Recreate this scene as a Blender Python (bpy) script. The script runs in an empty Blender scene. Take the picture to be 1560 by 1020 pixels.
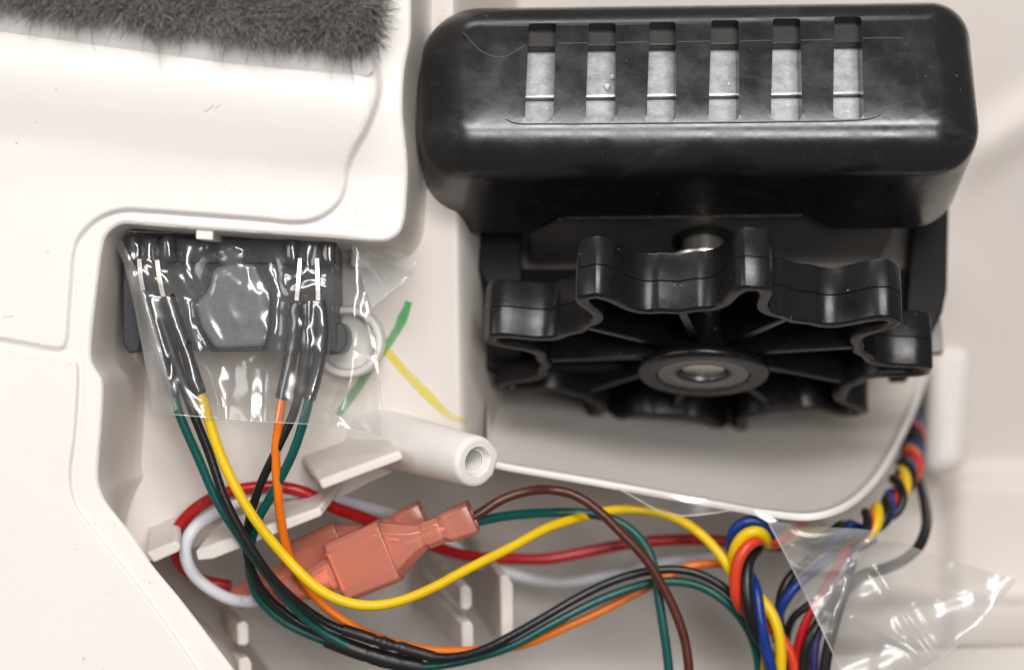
import bpy, bmesh, math, random
import numpy as np
from mathutils import Vector, Matrix
from mathutils.geometry import delaunay_2d_cdt

random.seed(7); RNG = np.random.default_rng(7)
S = 1e-4            # one unit of the layout = 0.1 mm
D = 3000.0          # camera distance in layout units (30 cm)
CX, CY = 780.0, 510.0
sc = bpy.context.scene
C = sc.collection

# ------------------------------------------------------------------ camera, world, lamps, exposure
cam_d = bpy.data.cameras.new('camera'); cam = bpy.data.objects.new('camera', cam_d); C.objects.link(cam)
cam.location = (0, 0, D*S); cam_d.sensor_width = 36; cam_d.sensor_fit = 'HORIZONTAL'
cam_d.lens = 36*D/1560.0; cam_d.clip_start = 0.005; cam_d.clip_end = 20
cam_d.dof.use_dof = True; cam_d.dof.focus_distance = (D-200)*S; cam_d.dof.aperture_fstop = 9.5; cam_d.dof.aperture_blades = 9
sc.camera = cam
w = bpy.data.worlds.new('World'); sc.world = w; w.use_nodes = True
w.node_tree.nodes['Background'].inputs[0].default_value = (1, .97, .94, 1)
w.node_tree.nodes['Background'].inputs[1].default_value = 0.15
def softbox(name, loc, aim, sx, sy, power, col=(1, .98, .965)):
    l = bpy.data.lights.new(name, 'AREA'); l.shape = 'RECTANGLE'; l.size = sx; l.size_y = sy; l.energy = power; l.color = col
    o = bpy.data.objects.new(name, l); C.objects.link(o); o.location = loc
    o.rotation_euler = (Vector(aim)-Vector(loc)).to_track_quat('-Z', 'Y').to_euler()
    return o
softbox('key_softbox', (.06, .32, .53), (-.01, 0, 0), .36, .12, 2.5)
softbox('front_softbox', (.07, .08, .60), (0, 0, 0), .36, .09, 1.65)
softbox('top_softbox', (-0.08, .60, .13), (-.01, 0, 0), .50, .12, .9)
softbox('side_softbox', (-.55, .12, .45), (-.03, 0, 0), .25, .40, .95)
sc.view_settings.view_transform = 'Standard'; sc.view_settings.look = 'None'
sc.view_settings.exposure = 0.0; sc.view_settings.gamma = 1.0; sc.view_settings.use_curve_mapping = False
sc.render.engine = 'CYCLES'
sc.cycles.use_denoising = True; sc.cycles.max_bounces = 10; sc.cycles.transparent_max_bounces = 16
sc.cycles.caustics_reflective = False; sc.cycles.caustics_refractive = False

# ------------------------------------------------------------------ helpers
def P(u, v, z=0.0):                       # picture position at a depth -> layout space (x right, y down, z to the camera)
    s = (D-z)/D
    return np.array([CX+(u-CX)*s, CY+(v-CY)*s, z])
def Pn(uv, z):
    uv = np.asarray(uv, float); z = np.broadcast_to(np.asarray(z, float), (len(uv),))
    s = (D-z)/D
    return np.stack([CX+(uv[:, 0]-CX)*s, CY+(uv[:, 1]-CY)*s, z], 1)
def W(p):                                 # layout space -> metres
    p = np.asarray(p, float).reshape(-1, 3)
    return np.stack([(p[:, 0]-CX)*S, (CY-p[:, 1])*S, p[:, 2]*S], 1)
LOC = {}
def link(o, parent, loc):
    C.objects.link(o)
    if parent is not None:
        o.parent = parent; loc = Vector(loc); o.location = loc-LOC[parent.name]
    else:
        o.location = loc
    LOC[o.name] = Vector(loc)
    return o
def obj(name, verts, faces, mat, parent=None, smooth=True, layout=True, label=None, kind=None):
    v = W(verts) if layout else np.asarray(verts, float)
    c = (v.min(0)+v.max(0))/2
    me = bpy.data.meshes.new(name)
    me.from_pydata((v-c).tolist(), [], [list(map(int, f)) for f in faces])
    me.validate()
    bm = bmesh.new(); bm.from_mesh(me); bmesh.ops.recalc_face_normals(bm, faces=bm.faces); bm.to_mesh(me); bm.free()
    if smooth:
        me.polygons.foreach_set('use_smooth', [True]*len(me.polygons))
        if smooth != 'all':
            me.set_sharp_from_angle(angle=math.radians(42))
    me.materials.append(mat)
    o = bpy.data.objects.new(name, me)
    link(o, parent, c)
    if label: o['label'] = label
    if kind: o['kind'] = kind
    return o
def bev(o, width, seg=3):
    m = o.modifiers.new('bevel', 'BEVEL'); m.width = width*S; m.segments = seg; m.limit_method = 'ANGLE'; m.angle_limit = math.radians(35)
    m.harden_normals = False
    return o
def thing(name, p, label, cat, group=None):
    e = bpy.data.objects.new(name, None); e.empty_display_size = .005
    link(e, None, Vector(W(p)[0])); tag(e, label, cat, group); return e
def tag(o, label, cat, group=None):
    o['label'] = label; o['category'] = cat
    if group: o['group'] = group
    return o
def smooth_path(pts, step=4.0, closed=False):      # centripetal-like Catmull-Rom, resampled evenly
    p = np.asarray(pts, float); n = len(p); out = []
    seg = n if closed else n-1
    for i in range(seg):
        if closed: a, b, c, d = p[(i-1) % n], p[i], p[(i+1) % n], p[(i+2) % n]
        else: a, b, c, d = p[max(i-1, 0)], p[i], p[i+1], p[min(i+2, n-1)]
        if not closed and i == 0: a = 2*b-c
        if not closed and i == n-2: d = 2*c-b
        la, lb, lc = [max(np.linalg.norm(x), 1e-6)**.5 for x in (b-a, c-b, d-c)]
        t0, t1 = 0, la; t2 = t1+lb; t3 = t2+lc
        k = max(2, int(np.linalg.norm(c-b)/step*2))
        for t in np.linspace(t1, t2, k, endpoint=False):
            A1 = (t1-t)/(t1-t0)*a+(t-t0)/(t1-t0)*b; A2 = (t2-t)/(t2-t1)*b+(t-t1)/(t2-t1)*c; A3 = (t3-t)/(t3-t2)*c+(t-t2)/(t3-t2)*d
            B1 = (t2-t)/(t2-t0)*A1+(t-t0)/(t2-t0)*A2; B2 = (t3-t)/(t3-t1)*A2+(t-t1)/(t3-t1)*A3
            out.append((t2-t)/(t2-t1)*B1+(t-t1)/(t2-t1)*B2)
    if not closed: out.append(p[-1])
    out = np.array(out)
    if closed: out = np.vstack([out, out[:1]])
    L = np.r_[0, np.cumsum(np.linalg.norm(np.diff(out, axis=0), axis=1))]
    m = max(2, int(L[-1]/step)+1)
    q = np.linspace(0, L[-1], m)
    r = np.stack([np.interp(q, L, out[:, k]) for k in range(out.shape[1])], 1)
    return r[:-1] if closed else r
def sweep(path, section, cap=True, radii=None, up=None):   # section: list of (a, b) offsets in the frame (normal, binormal)
    path = np.asarray(path, float); n = len(path); sec = np.asarray(section, float); k = len(sec)
    T = np.gradient(path, axis=0); T /= np.linalg.norm(T, axis=1)[:, None]+1e-12
    if up is None:
        a = np.array([0, 0, 1.]) if abs(T[0, 2]) < .9 else np.array([0, 1., 0])
        N = a-T[0]*(a@T[0]); N /= np.linalg.norm(N); Ns = [N]
        for i in range(1, n):
            N = Ns[-1]-T[i]*(Ns[-1]@T[i]); Ns.append(N/np.linalg.norm(N))
        Ns = np.array(Ns)
    else:
        u_ = np.asarray(up, float); Ns = u_-T*(T@u_)[:, None]; Ns /= np.linalg.norm(Ns, axis=1)[:, None]
    B = np.cross(T, Ns)
    r = np.ones(n) if radii is None else np.asarray(radii, float)
    V = path[:, None, :]+r[:, None, None]*(sec[None, :, 0, None]*Ns[:, None, :]+sec[None, :, 1, None]*B[:, None, :])
    V = V.reshape(-1, 3)
    F = [(i*k+j, i*k+(j+1) % k, (i+1)*k+(j+1) % k, (i+1)*k+j) for i in range(n-1) for j in range(k)]
    if cap: F += [tuple(range(k))[::-1], tuple(range((n-1)*k, n*k))]
    return V, F
def circ(n, r=1.0): return [(r*math.cos(2*math.pi*i/n), r*math.sin(2*math.pi*i/n)) for i in range(n)]
def uvz(pts, step=4.0):                     # (u, v, z) control points -> smooth path in layout space
    return smooth_path(np.array([P(*p) for p in pts]), step)
def tube(name, pts, r, mat, parent=None, n=14, wob=0.0, raw=False, **kw):
    path = np.asarray(pts) if raw else uvz(pts)
    if wob:
        kn = np.arange(0, len(path)+14, 14); path = path+np.stack([np.interp(np.arange(len(path)), kn, np.convolve(RNG.normal(0, 1, len(kn)+2), [.3, .4, .3], 'valid')) for _ in range(3)], 1)*.9
        path = np.stack([np.convolve(np.pad(path[:, q], 4, mode='reflect', reflect_type='odd'), np.ones(9)/9, 'valid') for q in range(3)], 1) if len(path) > 12 else path
    rad = np.full(len(path), float(r))
    if wob:
        rad *= 1+wob*np.interp(np.arange(len(path)), np.arange(0, len(path)+8, 8), RNG.normal(0, 1, len(np.arange(0, len(path)+8, 8))))
    V, F = sweep(path, circ(n), radii=rad)
    return obj(name, V, F, mat, parent, **kw)
def polydist(pts, line, closed=False):
    pts = np.asarray(pts, float); line = np.asarray(line, float)
    if closed: line = np.vstack([line, line[:1]])
    best = np.full(len(pts), 1e18)
    for a, b in zip(line[:-1], line[1:]):
        d = b-a; t = np.clip(((pts-a)@d)/max(d@d, 1e-9), 0, 1)
        q = pts-(a+t[:, None]*d); best = np.minimum(best, (q*q).sum(1))
    return np.sqrt(best)
def inside(pts, poly):
    pts = np.asarray(pts, float); x, y = pts[:, 0], pts[:, 1]; r = np.zeros(len(pts), bool)
    poly = np.asarray(poly, float)
    for (x1, y1), (x2, y2) in zip(poly, np.roll(poly, -1, 0)):
        c = (y1 > y) != (y2 > y)
        with np.errstate(divide='ignore', invalid='ignore'):
            r ^= c & (x < (x2-x1)*(y-y1)/(y2-y1)+x1)
    return r
def sstep(x): x = np.clip(x, 0, 1); return x*x*(3-2*x)
def sheet(name, outline, zf, step, mat, parent=None, extra=(), wall=None, margin=None, jitter=0.0, **kw):
    """one sheet: an outline (u, v) filled with points whose depth is zf(uv); wall = depth of the skirt behind its edge"""
    ol = np.asarray(outline, float); m = margin or step*.6
    lo, hi = ol.min(0), ol.max(0)
    g = np.stack(np.meshgrid(np.arange(lo[0], hi[0], step), np.arange(lo[1], hi[1], step)), -1).reshape(-1, 2)
    g = g[inside(g, ol)]
    if jitter: g = g+RNG.uniform(-jitter, jitter, g.shape)
    g = g[inside(g, ol) & (polydist(g, ol, True) > m)]
    for e in extra:
        e = np.asarray(e, float); e = e[inside(e, ol)]; e = e[polydist(e, ol, True) > 1.2]
        if len(e): g = np.vstack([g[polydist(g, e) > 1.5], e]) if len(e) > 1 else np.vstack([g, e])
    pts = np.vstack([ol, g]); n = len(ol)
    res = delaunay_2d_cdt([Vector((a, b)) for a, b in pts], [(i, (i+1) % n) for i in range(n)], [], 1, 1e-4)
    uv = np.array([(q.x, q.y) for q in res[0]]); F = [tuple(f) for f in res[2]]
    V = Pn(uv, zf(uv))
    if wall is not None:
        idx = {}
        for i, q in enumerate(uv): idx[(round(q[0], 2), round(q[1], 2))] = i
        ids = [idx.get((round(a, 2), round(b, 2))) for a, b in ol]
        ids = [i for i in ids if i is not None]
        prof = wall if isinstance(wall, (list, tuple)) else [wall]
        nV = len(V); rows = [ids]; ad = []
        for dz in prof:
            row = []
            for i in ids: row.append(nV+len(ad)); q = V[i].copy(); q[2] -= dz; ad.append(q)
            rows.append(row)
        V = np.vstack([V, np.array(ad)])
        for r0, r1 in zip(rows[:-1], rows[1:]):
            for a in range(len(ids)):
                b = (a+1) % len(ids); F.append((r0[a], r0[b], r1[b], r1[a]))
    return obj(name, V, F, mat, parent, **kw)
def prism(name, quad, zf, vec, mat, parent, bw=3.0, **kw):
    """a moulded rib: front outline (u, v) at depth zf, carried back by vec = (dx, dy, dz)"""
    f = np.array([P(a, b, zf) for a, b in quad]); b = f+np.array(vec); n = len(f)
    F = [tuple(range(n)), tuple(range(n, 2*n))[::-1]]+[(i, (i+1) % n, n+(i+1) % n, n+i) for i in range(n)]
    return bev(obj(name, np.vstack([f, b]), F, mat, parent, **kw), bw)
def roundpoly(pts, r, n=5):
    p = np.asarray(pts, float); out = []; m = len(p)
    for i in range(m):
        a, b, c = p[i-1], p[i], p[(i+1) % m]; rr = r[i] if isinstance(r, (list, tuple)) else r
        d1 = (a-b)/np.linalg.norm(a-b); d2 = (c-b)/np.linalg.norm(c-b)
        k = min(rr, .48*np.linalg.norm(a-b), .48*np.linalg.norm(c-b))
        s, e = b+d1*k, b+d2*k
        for t in np.linspace(0, 1, n+1): out.append((1-t)**2*s+2*t*(1-t)*b+t*t*e)
    return np.array(out)

# ------------------------------------------------------------------ materials
def mat(name, col, rough=.45, spec=.5, var=0.0, vscale=60, bump=0.0, bscale=400, metal=0.0, trans=0.0, sss=0.0, coat=0.0, spk=0.0, spkscale=1500, rvar=0.0, ior=1.48, scuff=None):
    m = bpy.data.materials.new(name); m.use_nodes = True; nt = m.node_tree; N = nt.nodes; L = nt.links
    b = N['Principled BSDF']; b.inputs['Base Color'].default_value = (*col, 1); b.inputs['Roughness'].default_value = rough
    b.inputs['Metallic'].default_value = metal; b.inputs['IOR'].default_value = ior; b.inputs['Specular IOR Level'].default_value = spec
    b.inputs['Transmission Weight'].default_value = trans
    if coat: b.inputs['Coat Weight'].default_value = coat; b.inputs['Coat Roughness'].default_value = .15
    if sss:
        b.inputs['Subsurface Weight'].default_value = sss; b.inputs['Subsurface Radius'].default_value = (1, .6, .45); b.inputs['Subsurface Scale'].default_value = .0012
    tc = N.new('ShaderNodeTexCoord')
    def noise(scale, det=4, rg=.55):
        t = N.new('ShaderNodeTexNoise'); t.inputs['Scale'].default_value = scale; t.inputs['Detail'].default_value = det; t.inputs['Roughness'].default_value = rg
        L.new(tc.outputs['Object'], t.inputs['Vector']); return t
    cur = None
    def mixc(fac, a, bcol):
        x = N.new('ShaderNodeMix'); x.data_type = 'RGBA'; L.new(fac, x.inputs[0])
        if a is None: x.inputs[6].default_value = (*col, 1)
        else: L.new(a, x.inputs[6])
        x.inputs[7].default_value = (*bcol, 1); return x.outputs[2]
    def ramp(src, lo, hi):
        r = N.new('ShaderNodeMapRange'); r.inputs[1].default_value = lo; r.inputs[2].default_value = hi; L.new(src, r.inputs[0]); return r.outputs[0]
    if var:
        f = ramp(noise(vscale).outputs[0], .35, .7)
        k = N.new('ShaderNodeMath'); k.operation = 'MULTIPLY'; k.inputs[1].default_value = 1.0; L.new(f, k.inputs[0])
        cur = mixc(k.outputs[0], cur, tuple(max(0, c*(1-var)) for c in col))
    if spk:
        f = ramp(noise(spkscale, 2, .6).outputs[0], .70, .78)
        f2 = ramp(noise(110, 2).outputs[0], .45, .65)
        k = N.new('ShaderNodeMath'); k.operation = 'MULTIPLY'; L.new(f, k.inputs[0]); L.new(f2, k.inputs[1])
        cur = mixc(k.outputs[0], cur, (spk, spk, spk*.97))
    if scuff:
        mp = N.new('ShaderNodeMapping'); mp.inputs['Scale'].default_value = (1, 3.2, 1); mp.inputs['Rotation'].default_value = (0, 0, .5); L.new(tc.outputs['Object'], mp.inputs['Vector'])
        t = N.new('ShaderNodeTexNoise'); t.inputs['Scale'].default_value = 55; t.inputs['Detail'].default_value = 7; t.inputs['Roughness'].default_value = .68; t.inputs['Distortion'].default_value = .8
        L.new(mp.outputs[0], t.inputs['Vector'])
        f = ramp(t.outputs[0], .57, .90); cur = mixc(f, cur, scuff)
    if cur is not None: L.new(cur, b.inputs['Base Color'])
    if rvar:
        r = N.new('ShaderNodeMapRange'); r.inputs[1].default_value = .3; r.inputs[2].default_value = .7; r.inputs[3].default_value = max(.02, rough-rvar); r.inputs[4].default_value = min(1, rough+rvar)
        L.new(noise(180, 6, .65).outputs[0], r.inputs[0]); L.new(r.outputs[0], b.inputs['Roughness'])
    if bump:
        bp = N.new('ShaderNodeBump'); bp.inputs['Strength'].default_value = bump; bp.inputs['Distance'].default_value = .0003
        L.new(noise(bscale, 5).outputs[0], bp.inputs['Height']); L.new(bp.outputs[0], b.inputs['Normal'])
    return m
WHITE = mat('white_plastic', (.83, .79, .75), .40, .45, var=.035, vscale=18, bump=.10, bscale=1400, rvar=.10, spk=.35, spkscale=1300)
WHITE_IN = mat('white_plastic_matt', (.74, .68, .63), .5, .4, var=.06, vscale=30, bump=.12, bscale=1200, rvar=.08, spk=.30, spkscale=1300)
CHALK_EDGE = mat('white_plastic_cut', (.84, .82, .79), .55, .3, var=.06, vscale=300, bump=.3, bscale=900)
BLACK = mat('black_plastic', (.012, .0115, .012), .245, .75, bump=.05, bscale=800, rvar=.09, scuff=(.06, .059, .059), spk=.22, spkscale=1500)
GEARBLACK = mat('black_nylon', (.009, .0085, .009), .30, .5, bump=.07, bscale=700, rvar=.10, spk=.38, spkscale=1800)
SWITCHGREY = mat('dark_grey_plastic', (.036, .0375, .043), .42, .5, var=.4, vscale=300, bump=.12, bscale=900, rvar=.1)
PLATEGREY = mat('grey_ribbed_plastic', (.16, .163, .172), .5, .5, var=.25, vscale=700, bump=.25, bscale=1400)
STEEL = mat('dull_steel', (.42, .41, .40), .38, .5, metal=1, var=.25, vscale=200, bump=.06, bscale=300, rvar=.1)
DULLPLATE = mat('grey_sheet_metal', (.27, .25, .235), .42, .4, metal=.5, var=.4, vscale=60, rvar=.1)
TIN = mat('bright_tin', (.80, .76, .70), .3, .5, metal=1, bump=.1, bscale=800)
ALU = mat('pitted_grey_core', (.50, .51, .54), .42, .6, metal=.0, var=.40, vscale=620, bump=1.0, bscale=900, rvar=.12)
BEAD = mat('bright_edge', (.85, .83, .80), .3, .6, metal=.6, bump=.25, bscale=700)
DIRT = mat('dirt', (.36, .31, .25), .8, .2)
def wiremat(n, c, **k): return mat('wire_'+n, c, k.pop('rough', .36), .5, var=.14, vscale=160, bump=.2, bscale=1100, rvar=.12, spk=.28, spkscale=2600, **k)
M = dict(yellow=wiremat('yellow', (.86, .56, .002)), green=wiremat('green', (.001, .085, .072)), black=wiremat('black', (.010, .010, .011)),
         orange=wiremat('orange', (.88, .20, .008)), red=wiremat('red', (.46, .008, .012), rough=.3), white=wiremat('white', (.76, .77, .81), rough=.4),
         brown=wiremat('brown', (.085, .022, .012)), blue=wiremat('blue', (.006, .035, .22)), violet=wiremat('violet', (.045, .028, .16)), coral=wiremat('coral', (.72, .055, .022)))
SLEEVE = mat('shrink_sleeve', (.013, .0125, .0125), .42, .5, bump=.3, bscale=500, rvar=.1)
SLEEVE_GREY = mat('shrink_sleeve_hazy', (.05, .052, .056), .4, .5, bump=.25, bscale=400)
COP = mat('copper_crimp', (.80, .42, .25), .3, .5, metal=1, bump=.2, bscale=400)
INK = mat('wire_print', (.12, .12, .14), .6)
def nylon(name, col, tr, dens):
    m = mat(name, col, .22, .5, var=.12, vscale=120, bump=.10, bscale=500, trans=tr, rvar=.06, ior=1.5); return m
CORAL = nylon('coral_nylon', (.98, .34, .24), .52, 0)
def film(name, haze, gloss=1.0, ior=1.6, hcol=(.85, .85, .84), rough=.06, bump=.15):
    m = bpy.data.materials.new(name); m.use_nodes = True; nt = m.node_tree; N = nt.nodes; L = nt.links
    N.remove(N['Principled BSDF']); out = N['Material Output']
    tr = N.new('ShaderNodeBsdfTransparent'); tr.inputs[0].default_value = (.95, .95, .945, 1)
    df = N.new('ShaderNodeBsdfDiffuse'); df.inputs[0].default_value = (*hcol, 1)
    gl = N.new('ShaderNodeBsdfGlossy'); gl.inputs['Roughness'].default_value = rough; gl.inputs[0].default_value = (1, 1, 1, 1)
    tc = N.new('ShaderNodeTexCoord'); ns = N.new('ShaderNodeTexNoise'); ns.inputs['Scale'].default_value = 90; ns.inputs['Detail'].default_value = 3; L.new(tc.outputs['Object'], ns.inputs['Vector'])
    bp = N.new('ShaderNodeBump'); bp.inputs['Strength'].default_value = bump; bp.inputs['Distance'].default_value = .0006; L.new(ns.outputs[0], bp.inputs['Height']); L.new(bp.outputs[0], gl.inputs['Normal'])
    lw = N.new('ShaderNodeLayerWeight'); lw.inputs['Blend'].default_value = .5; L.new(bp.outputs[0], lw.inputs['Normal'])
    pw = N.new('ShaderNodeMath'); pw.operation = 'POWER'; pw.inputs[1].default_value = 5.0; L.new(lw.outputs['Facing'], pw.inputs[0])
    f0 = ((ior-1)/(ior+1))**2*1.6
    fr = N.new('ShaderNodeMapRange'); fr.inputs[3].default_value = f0; fr.inputs[4].default_value = .9; L.new(pw.outputs[0], fr.inputs[0])
    k = N.new('ShaderNodeMath'); k.operation = 'MULTIPLY'; k.use_clamp = True; k.inputs[1].default_value = gloss; L.new(fr.outputs[0], k.inputs[0])
    hz = N.new('ShaderNodeMapRange'); hz.inputs[1].default_value = .3; hz.inputs[2].default_value = .75; hz.inputs[3].default_value = haze*.6; hz.inputs[4].default_value = haze*1.5; L.new(ns.outputs[0], hz.inputs[0])
    m1 = N.new('ShaderNodeMixShader'); L.new(hz.outputs[0], m1.inputs[0]); L.new(tr.outputs[0], m1.inputs[1]); L.new(df.outputs[0], m1.inputs[2])
    m2 = N.new('ShaderNodeMixShader'); L.new(k.outputs[0], m2.inputs[0]); L.new(m1.outputs[0], m2.inputs[1]); L.new(gl.outputs[0], m2.inputs[2])
    L.new(m2.outputs[0], out.inputs[0]); return m
TAPE_FOLD = film('clear_tape_fold', .24, 1.3, rough=.2, bump=.0)
TAPE = film('clear_tape', .042, 1.2, rough=.16, bump=.0)
TAPE_EDGE = film('clear_tape_edge', .5, 1.0)
TAPE2 = film('clear_tape_hazy', .30, .9, hcol=(.62, .59, .56), rough=.22, bump=.0)
def crayon(name, col):
    m = bpy.data.materials.new(name); m.use_nodes = True; nt = m.node_tree; N = nt.nodes; L = nt.links
    b = N['Principled BSDF']; b.inputs['Base Color'].default_value = (*col, 1); b.inputs['Roughness'].default_value = .7
    tc = N.new('ShaderNodeTexCoord'); ns = N.new('ShaderNodeTexNoise'); ns.inputs['Scale'].default_value = 700; ns.inputs['Detail'].default_value = 5; L.new(tc.outputs['Object'], ns.inputs['Vector'])
    at = N.new('ShaderNodeAttribute'); at.attribute_name = 'cover'
    ad = N.new('ShaderNodeMath'); ad.operation = 'ADD'; L.new(ns.outputs[0], ad.inputs[0]); L.new(at.outputs['Fac'], ad.inputs[1])
    r = N.new('ShaderNodeMapRange'); r.inputs[1].default_value = .1; r.inputs[2].default_value = 1.3; r.inputs[4].default_value = .8; L.new(ad.outputs[0], r.inputs[0])
    L.new(r.outputs[0], b.inputs['Alpha']); return m
CRAYON_G = crayon('green_crayon', (.08, .44, .13)); CRAYON_Y = crayon('yellow_crayon', (.86, .70, .02))
def fibremat():
    m = bpy.data.materials.new('brush_fibre'); m.use_nodes = True; nt = m.node_tree; N = nt.nodes; L = nt.links
    b = N['Principled BSDF']; b.inputs['Roughness'].default_value = .42
    at = N.new('ShaderNodeAttribute'); at.attribute_name = 'shade'
    x = N.new('ShaderNodeMix'); x.data_type = 'RGBA'; x.inputs[6].default_value = (.052, .05, .051, 1); x.inputs[7].default_value = (.50, .465, .44, 1)
    L.new(at.outputs['Fac'], x.inputs[0]); L.new(x.outputs[2], b.inputs['Base Color']); return m
FIBRE = fibremat()

# ------------------------------------------------------------------ the white housing
housing = thing('plastic_housing', P(330, 560, 40), 'off-white moulded plastic housing with a recessed wiring pocket, behind everything else', 'housing')
EDGE = smooth_path([(630, -260), (628, -60), (626, 0), (625, 60), (616, 105), (613, 170), (618, 220), (621, 255), (619, 305), (615, 340), (607, 357), (590, 367), (565, 368), (515, 363),
                    (390, 355), (325, 351), (220, 343), (187, 341), (174, 347), (162, 359), (155, 384), (147, 450), (142, 490), (139, 525), (140, 550), (147, 564), (156, 578), (157.5, 600), (154, 660),
                    (149.5, 715), (151, 738), (161, 763), (200, 812), (232, 860), (275, 912), (355, 1017), (470, 1170)], 5)
STEPU = smooth_path([(570, -260), (570, -20), (571, 70), (575, 108), (579, 130), (575, 155), (560, 195), (540, 230), (530, 256), (526, 287), (515, 310), (490, 330), (460, 338), (390, 333), (225, 321), (187, 320),
                     (155, 330), (130, 350), (116, 372), (107, 450), (99, 528), (92, 532), (0, 517), (-280, 478)], 5)
STEPL = smooth_path([(-280, 484), (0, 526), (95, 539), (107, 542), (117, 552), (119, 572), (114, 660), (107, 722), (110, 750), (117, 771), (150, 815), (200, 877), (250, 945), (300, 1017), (395, 1160)], 5)
POLYU = np.vstack([STEPU, [(-280, -260)]]); POLYL = np.vstack([STEPL, [(-280, 1160)]])
def plate_z(uv):
    u, v = uv[:, 0], uv[:, 1]
    vp = v-.10*u
    ridge = np.interp(vp, [-260, -60, 20, 52, 75, 92, 106, 125, 150, 180, 198, 208, 222, 240], [30, 30, 31, 33, 36, 38, 37.5, 34, 26, 14, 7, 3.5, 1, 0])
    z = 270+ridge*.8*(.55+.45*sstep((600-u)/60))
    dU = polydist(uv, STEPU); dU = np.where(inside(uv, POLYU), dU, -dU)
    dL = polydist(uv, STEPL); dL = np.where(inside(uv, POLYL), dL, -dL)
    wid = 5+9*sstep((300-v)/80)
    z = z+(9+5*sstep((300-v)/80))*sstep(dU/wid+.5)+9*sstep(dL/5+.5)-2.5*np.exp(-((dU+3.5)/3)**2)-2.0*np.exp(-((dL+3.5)/3)**2)
    # rolled edge of the opening
    e = polydist(uv, EDGE); z = z-5*np.clip(1-e/6, 0, 1)**2.2
    return z
def off(line, d):
    t = np.gradient(line, axis=0); t /= np.linalg.norm(t, axis=1)[:, None]; return line+d*np.stack([-t[:, 1], t[:, 0]], 1)
sheet('face_panel', np.vstack([EDGE, [(-280, 1170), (-280, -260)]]), plate_z, 8, WHITE, housing,
      extra=[off(STEPU, d) for d in (-7, -3.5, 0, 3.5, 7)]+[off(STEPL, d) for d in (-5, -2.5, 0, 2.5, 5)]+[off(EDGE, d) for d in (1.5, 3, 4.5, 7)], smooth='all')
for (u_, v_, du, dv, r_) in ((25, 218, 1.2, .5, 1.1), (318, 165, 7, -5, .5), (331, 162, 4, -2, .4), (545, 310, 1, .6, .7), (12, 482, 8, -1, .4)):
    q_ = smooth_path([(u_-du, v_-dv), (u_+du*.1, v_-dv*.3), (u_+du, v_+dv)], .8); V, F = sweep(Pn(q_, plate_z(q_)+.15), circ(6, r_), radii=np.linspace(.6, 1, len(q_))); obj('dirt_mark', V, F, DIRT, housing)
# wall behind the opening's edge, with a fillet into the pocket floor
e3 = Pn(EDGE, plate_z(EDGE)); t = np.gradient(e3[:, :2], axis=0); t /= np.linalg.norm(t, axis=1)[:, None]; nrm = np.stack([t[:, 1], -t[:, 0]], 1)
rows = [(0, 0), (1, -4), (3, -50), (6, -130), (9, -190), (13, -212), (20, -226), (27, -232)]
V = []; n = len(e3); und = sstep((EDGE[:, 1]-745)/60)
for o_, dz in rows:
    q = e3.copy(); q[:, :2] += nrm*(o_*(1-und)-und*60*min(1, -dz/200))[:, None]; q[:, 2] = np.maximum(q[:, 2], 256)+dz if dz else q[:, 2]; V.append(q)
low = sstep((EDGE[:, 1]-790)/60)
for k, r in enumerate(V):
    if k >= 5: r[:, 2] -= low*260*(1 if k > 5 else .6)
F = [(k*n+i, k*n+i+1, (k+1)*n+i+1, (k+1)*n+i) for k in range(len(rows)-1) for i in range(n-1)]
obj('pocket_wall', np.vstack(V), F, WHITE_IN, housing, smooth='all')
# upper floor of the pocket, bending back towards the wheel well
LEDGE = [(60, 905), (150, 878), (235, 852), (300, 832), (400, 800), (490, 772), (560, 735), (612, 712), (700, 700), (757, 712)]
def floor_z(uv):
    u, v = uv[:, 0], uv[:, 1]
    bend = 694+.02*(v-400)
    z = 42+6*np.sin(u*.009)-.03*(v-500)
    d = u-bend
    return z-np.where(d > 0, 8.0*d*d/(d+55), 0)+3*np.exp(-(d/14)**2)
FL = np.vstack([[(60, 320), (640, 320)], [(640, -200), (800, -200), (800, 400), (800, 600)], [(775, 700), (757, 712)], LEDGE[::-1][1:]])
sheet('pocket_floor', FL, floor_z, 9, WHITE_IN, housing, extra=[np.array([(u, v) for v in range(-190, 700, 9)], float) for u in (692, 697, 702, 708, 715, 722, 730, 740, 752, 766, 780)], wall=[30, 420], smooth=True)
# lower floor
def lower_z(uv):
    u, v = uv[:, 0], uv[:, 1]
    return -370+22*np.sin(u*.006+1)-.5*(v-850)+16*sstep((v-905-.06*(u-900))/40)+40*sstep((v-1000)/60)
sheet('lower_floor', [(60, 640), (560, 660), (760, 652), (1190, 723), (1262, 800), (1275, 1180), (60, 1180)], lower_z, 20, WHITE_IN, housing, smooth='all')
# wheel well: lower surface, end surface, front rim
RIM = smooth_path([(742, 706), (758, 711), (900, 736), (1080, 769), (1180, 786), (1240, 789), (1290, 772), (1333, 733), (1372, 667), (1402, 597), (1424, 520), (1436, 440), (1440, 330)], 6)
def well_z(uv):
    u, v = uv[:, 0], uv[:, 1]
    p1 = 20-2.65*(712+(u-760)*.165-v); p1 = np.where(p1 < -420, -420-(-420-p1)*.2, p1)
    p2 = -4+.252*(u-1150)+2.99*(v-770); p2 = np.where(p2 < -560, -560-(-560-p2)*.2, p2)
    k = 18.0; m = np.maximum(p1, p2)
    return m+k*np.log(np.exp((p1-m)/k)+np.exp((p2-m)/k))
WELL = np.vstack([RIM, [(1440, 300), (740, 300)]])
sheet('wheel_well', WELL, well_z, 10, WHITE_IN, housing, smooth='all')
rz = well_z(RIM)
rim3 = Pn(RIM, rz+3)
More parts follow.
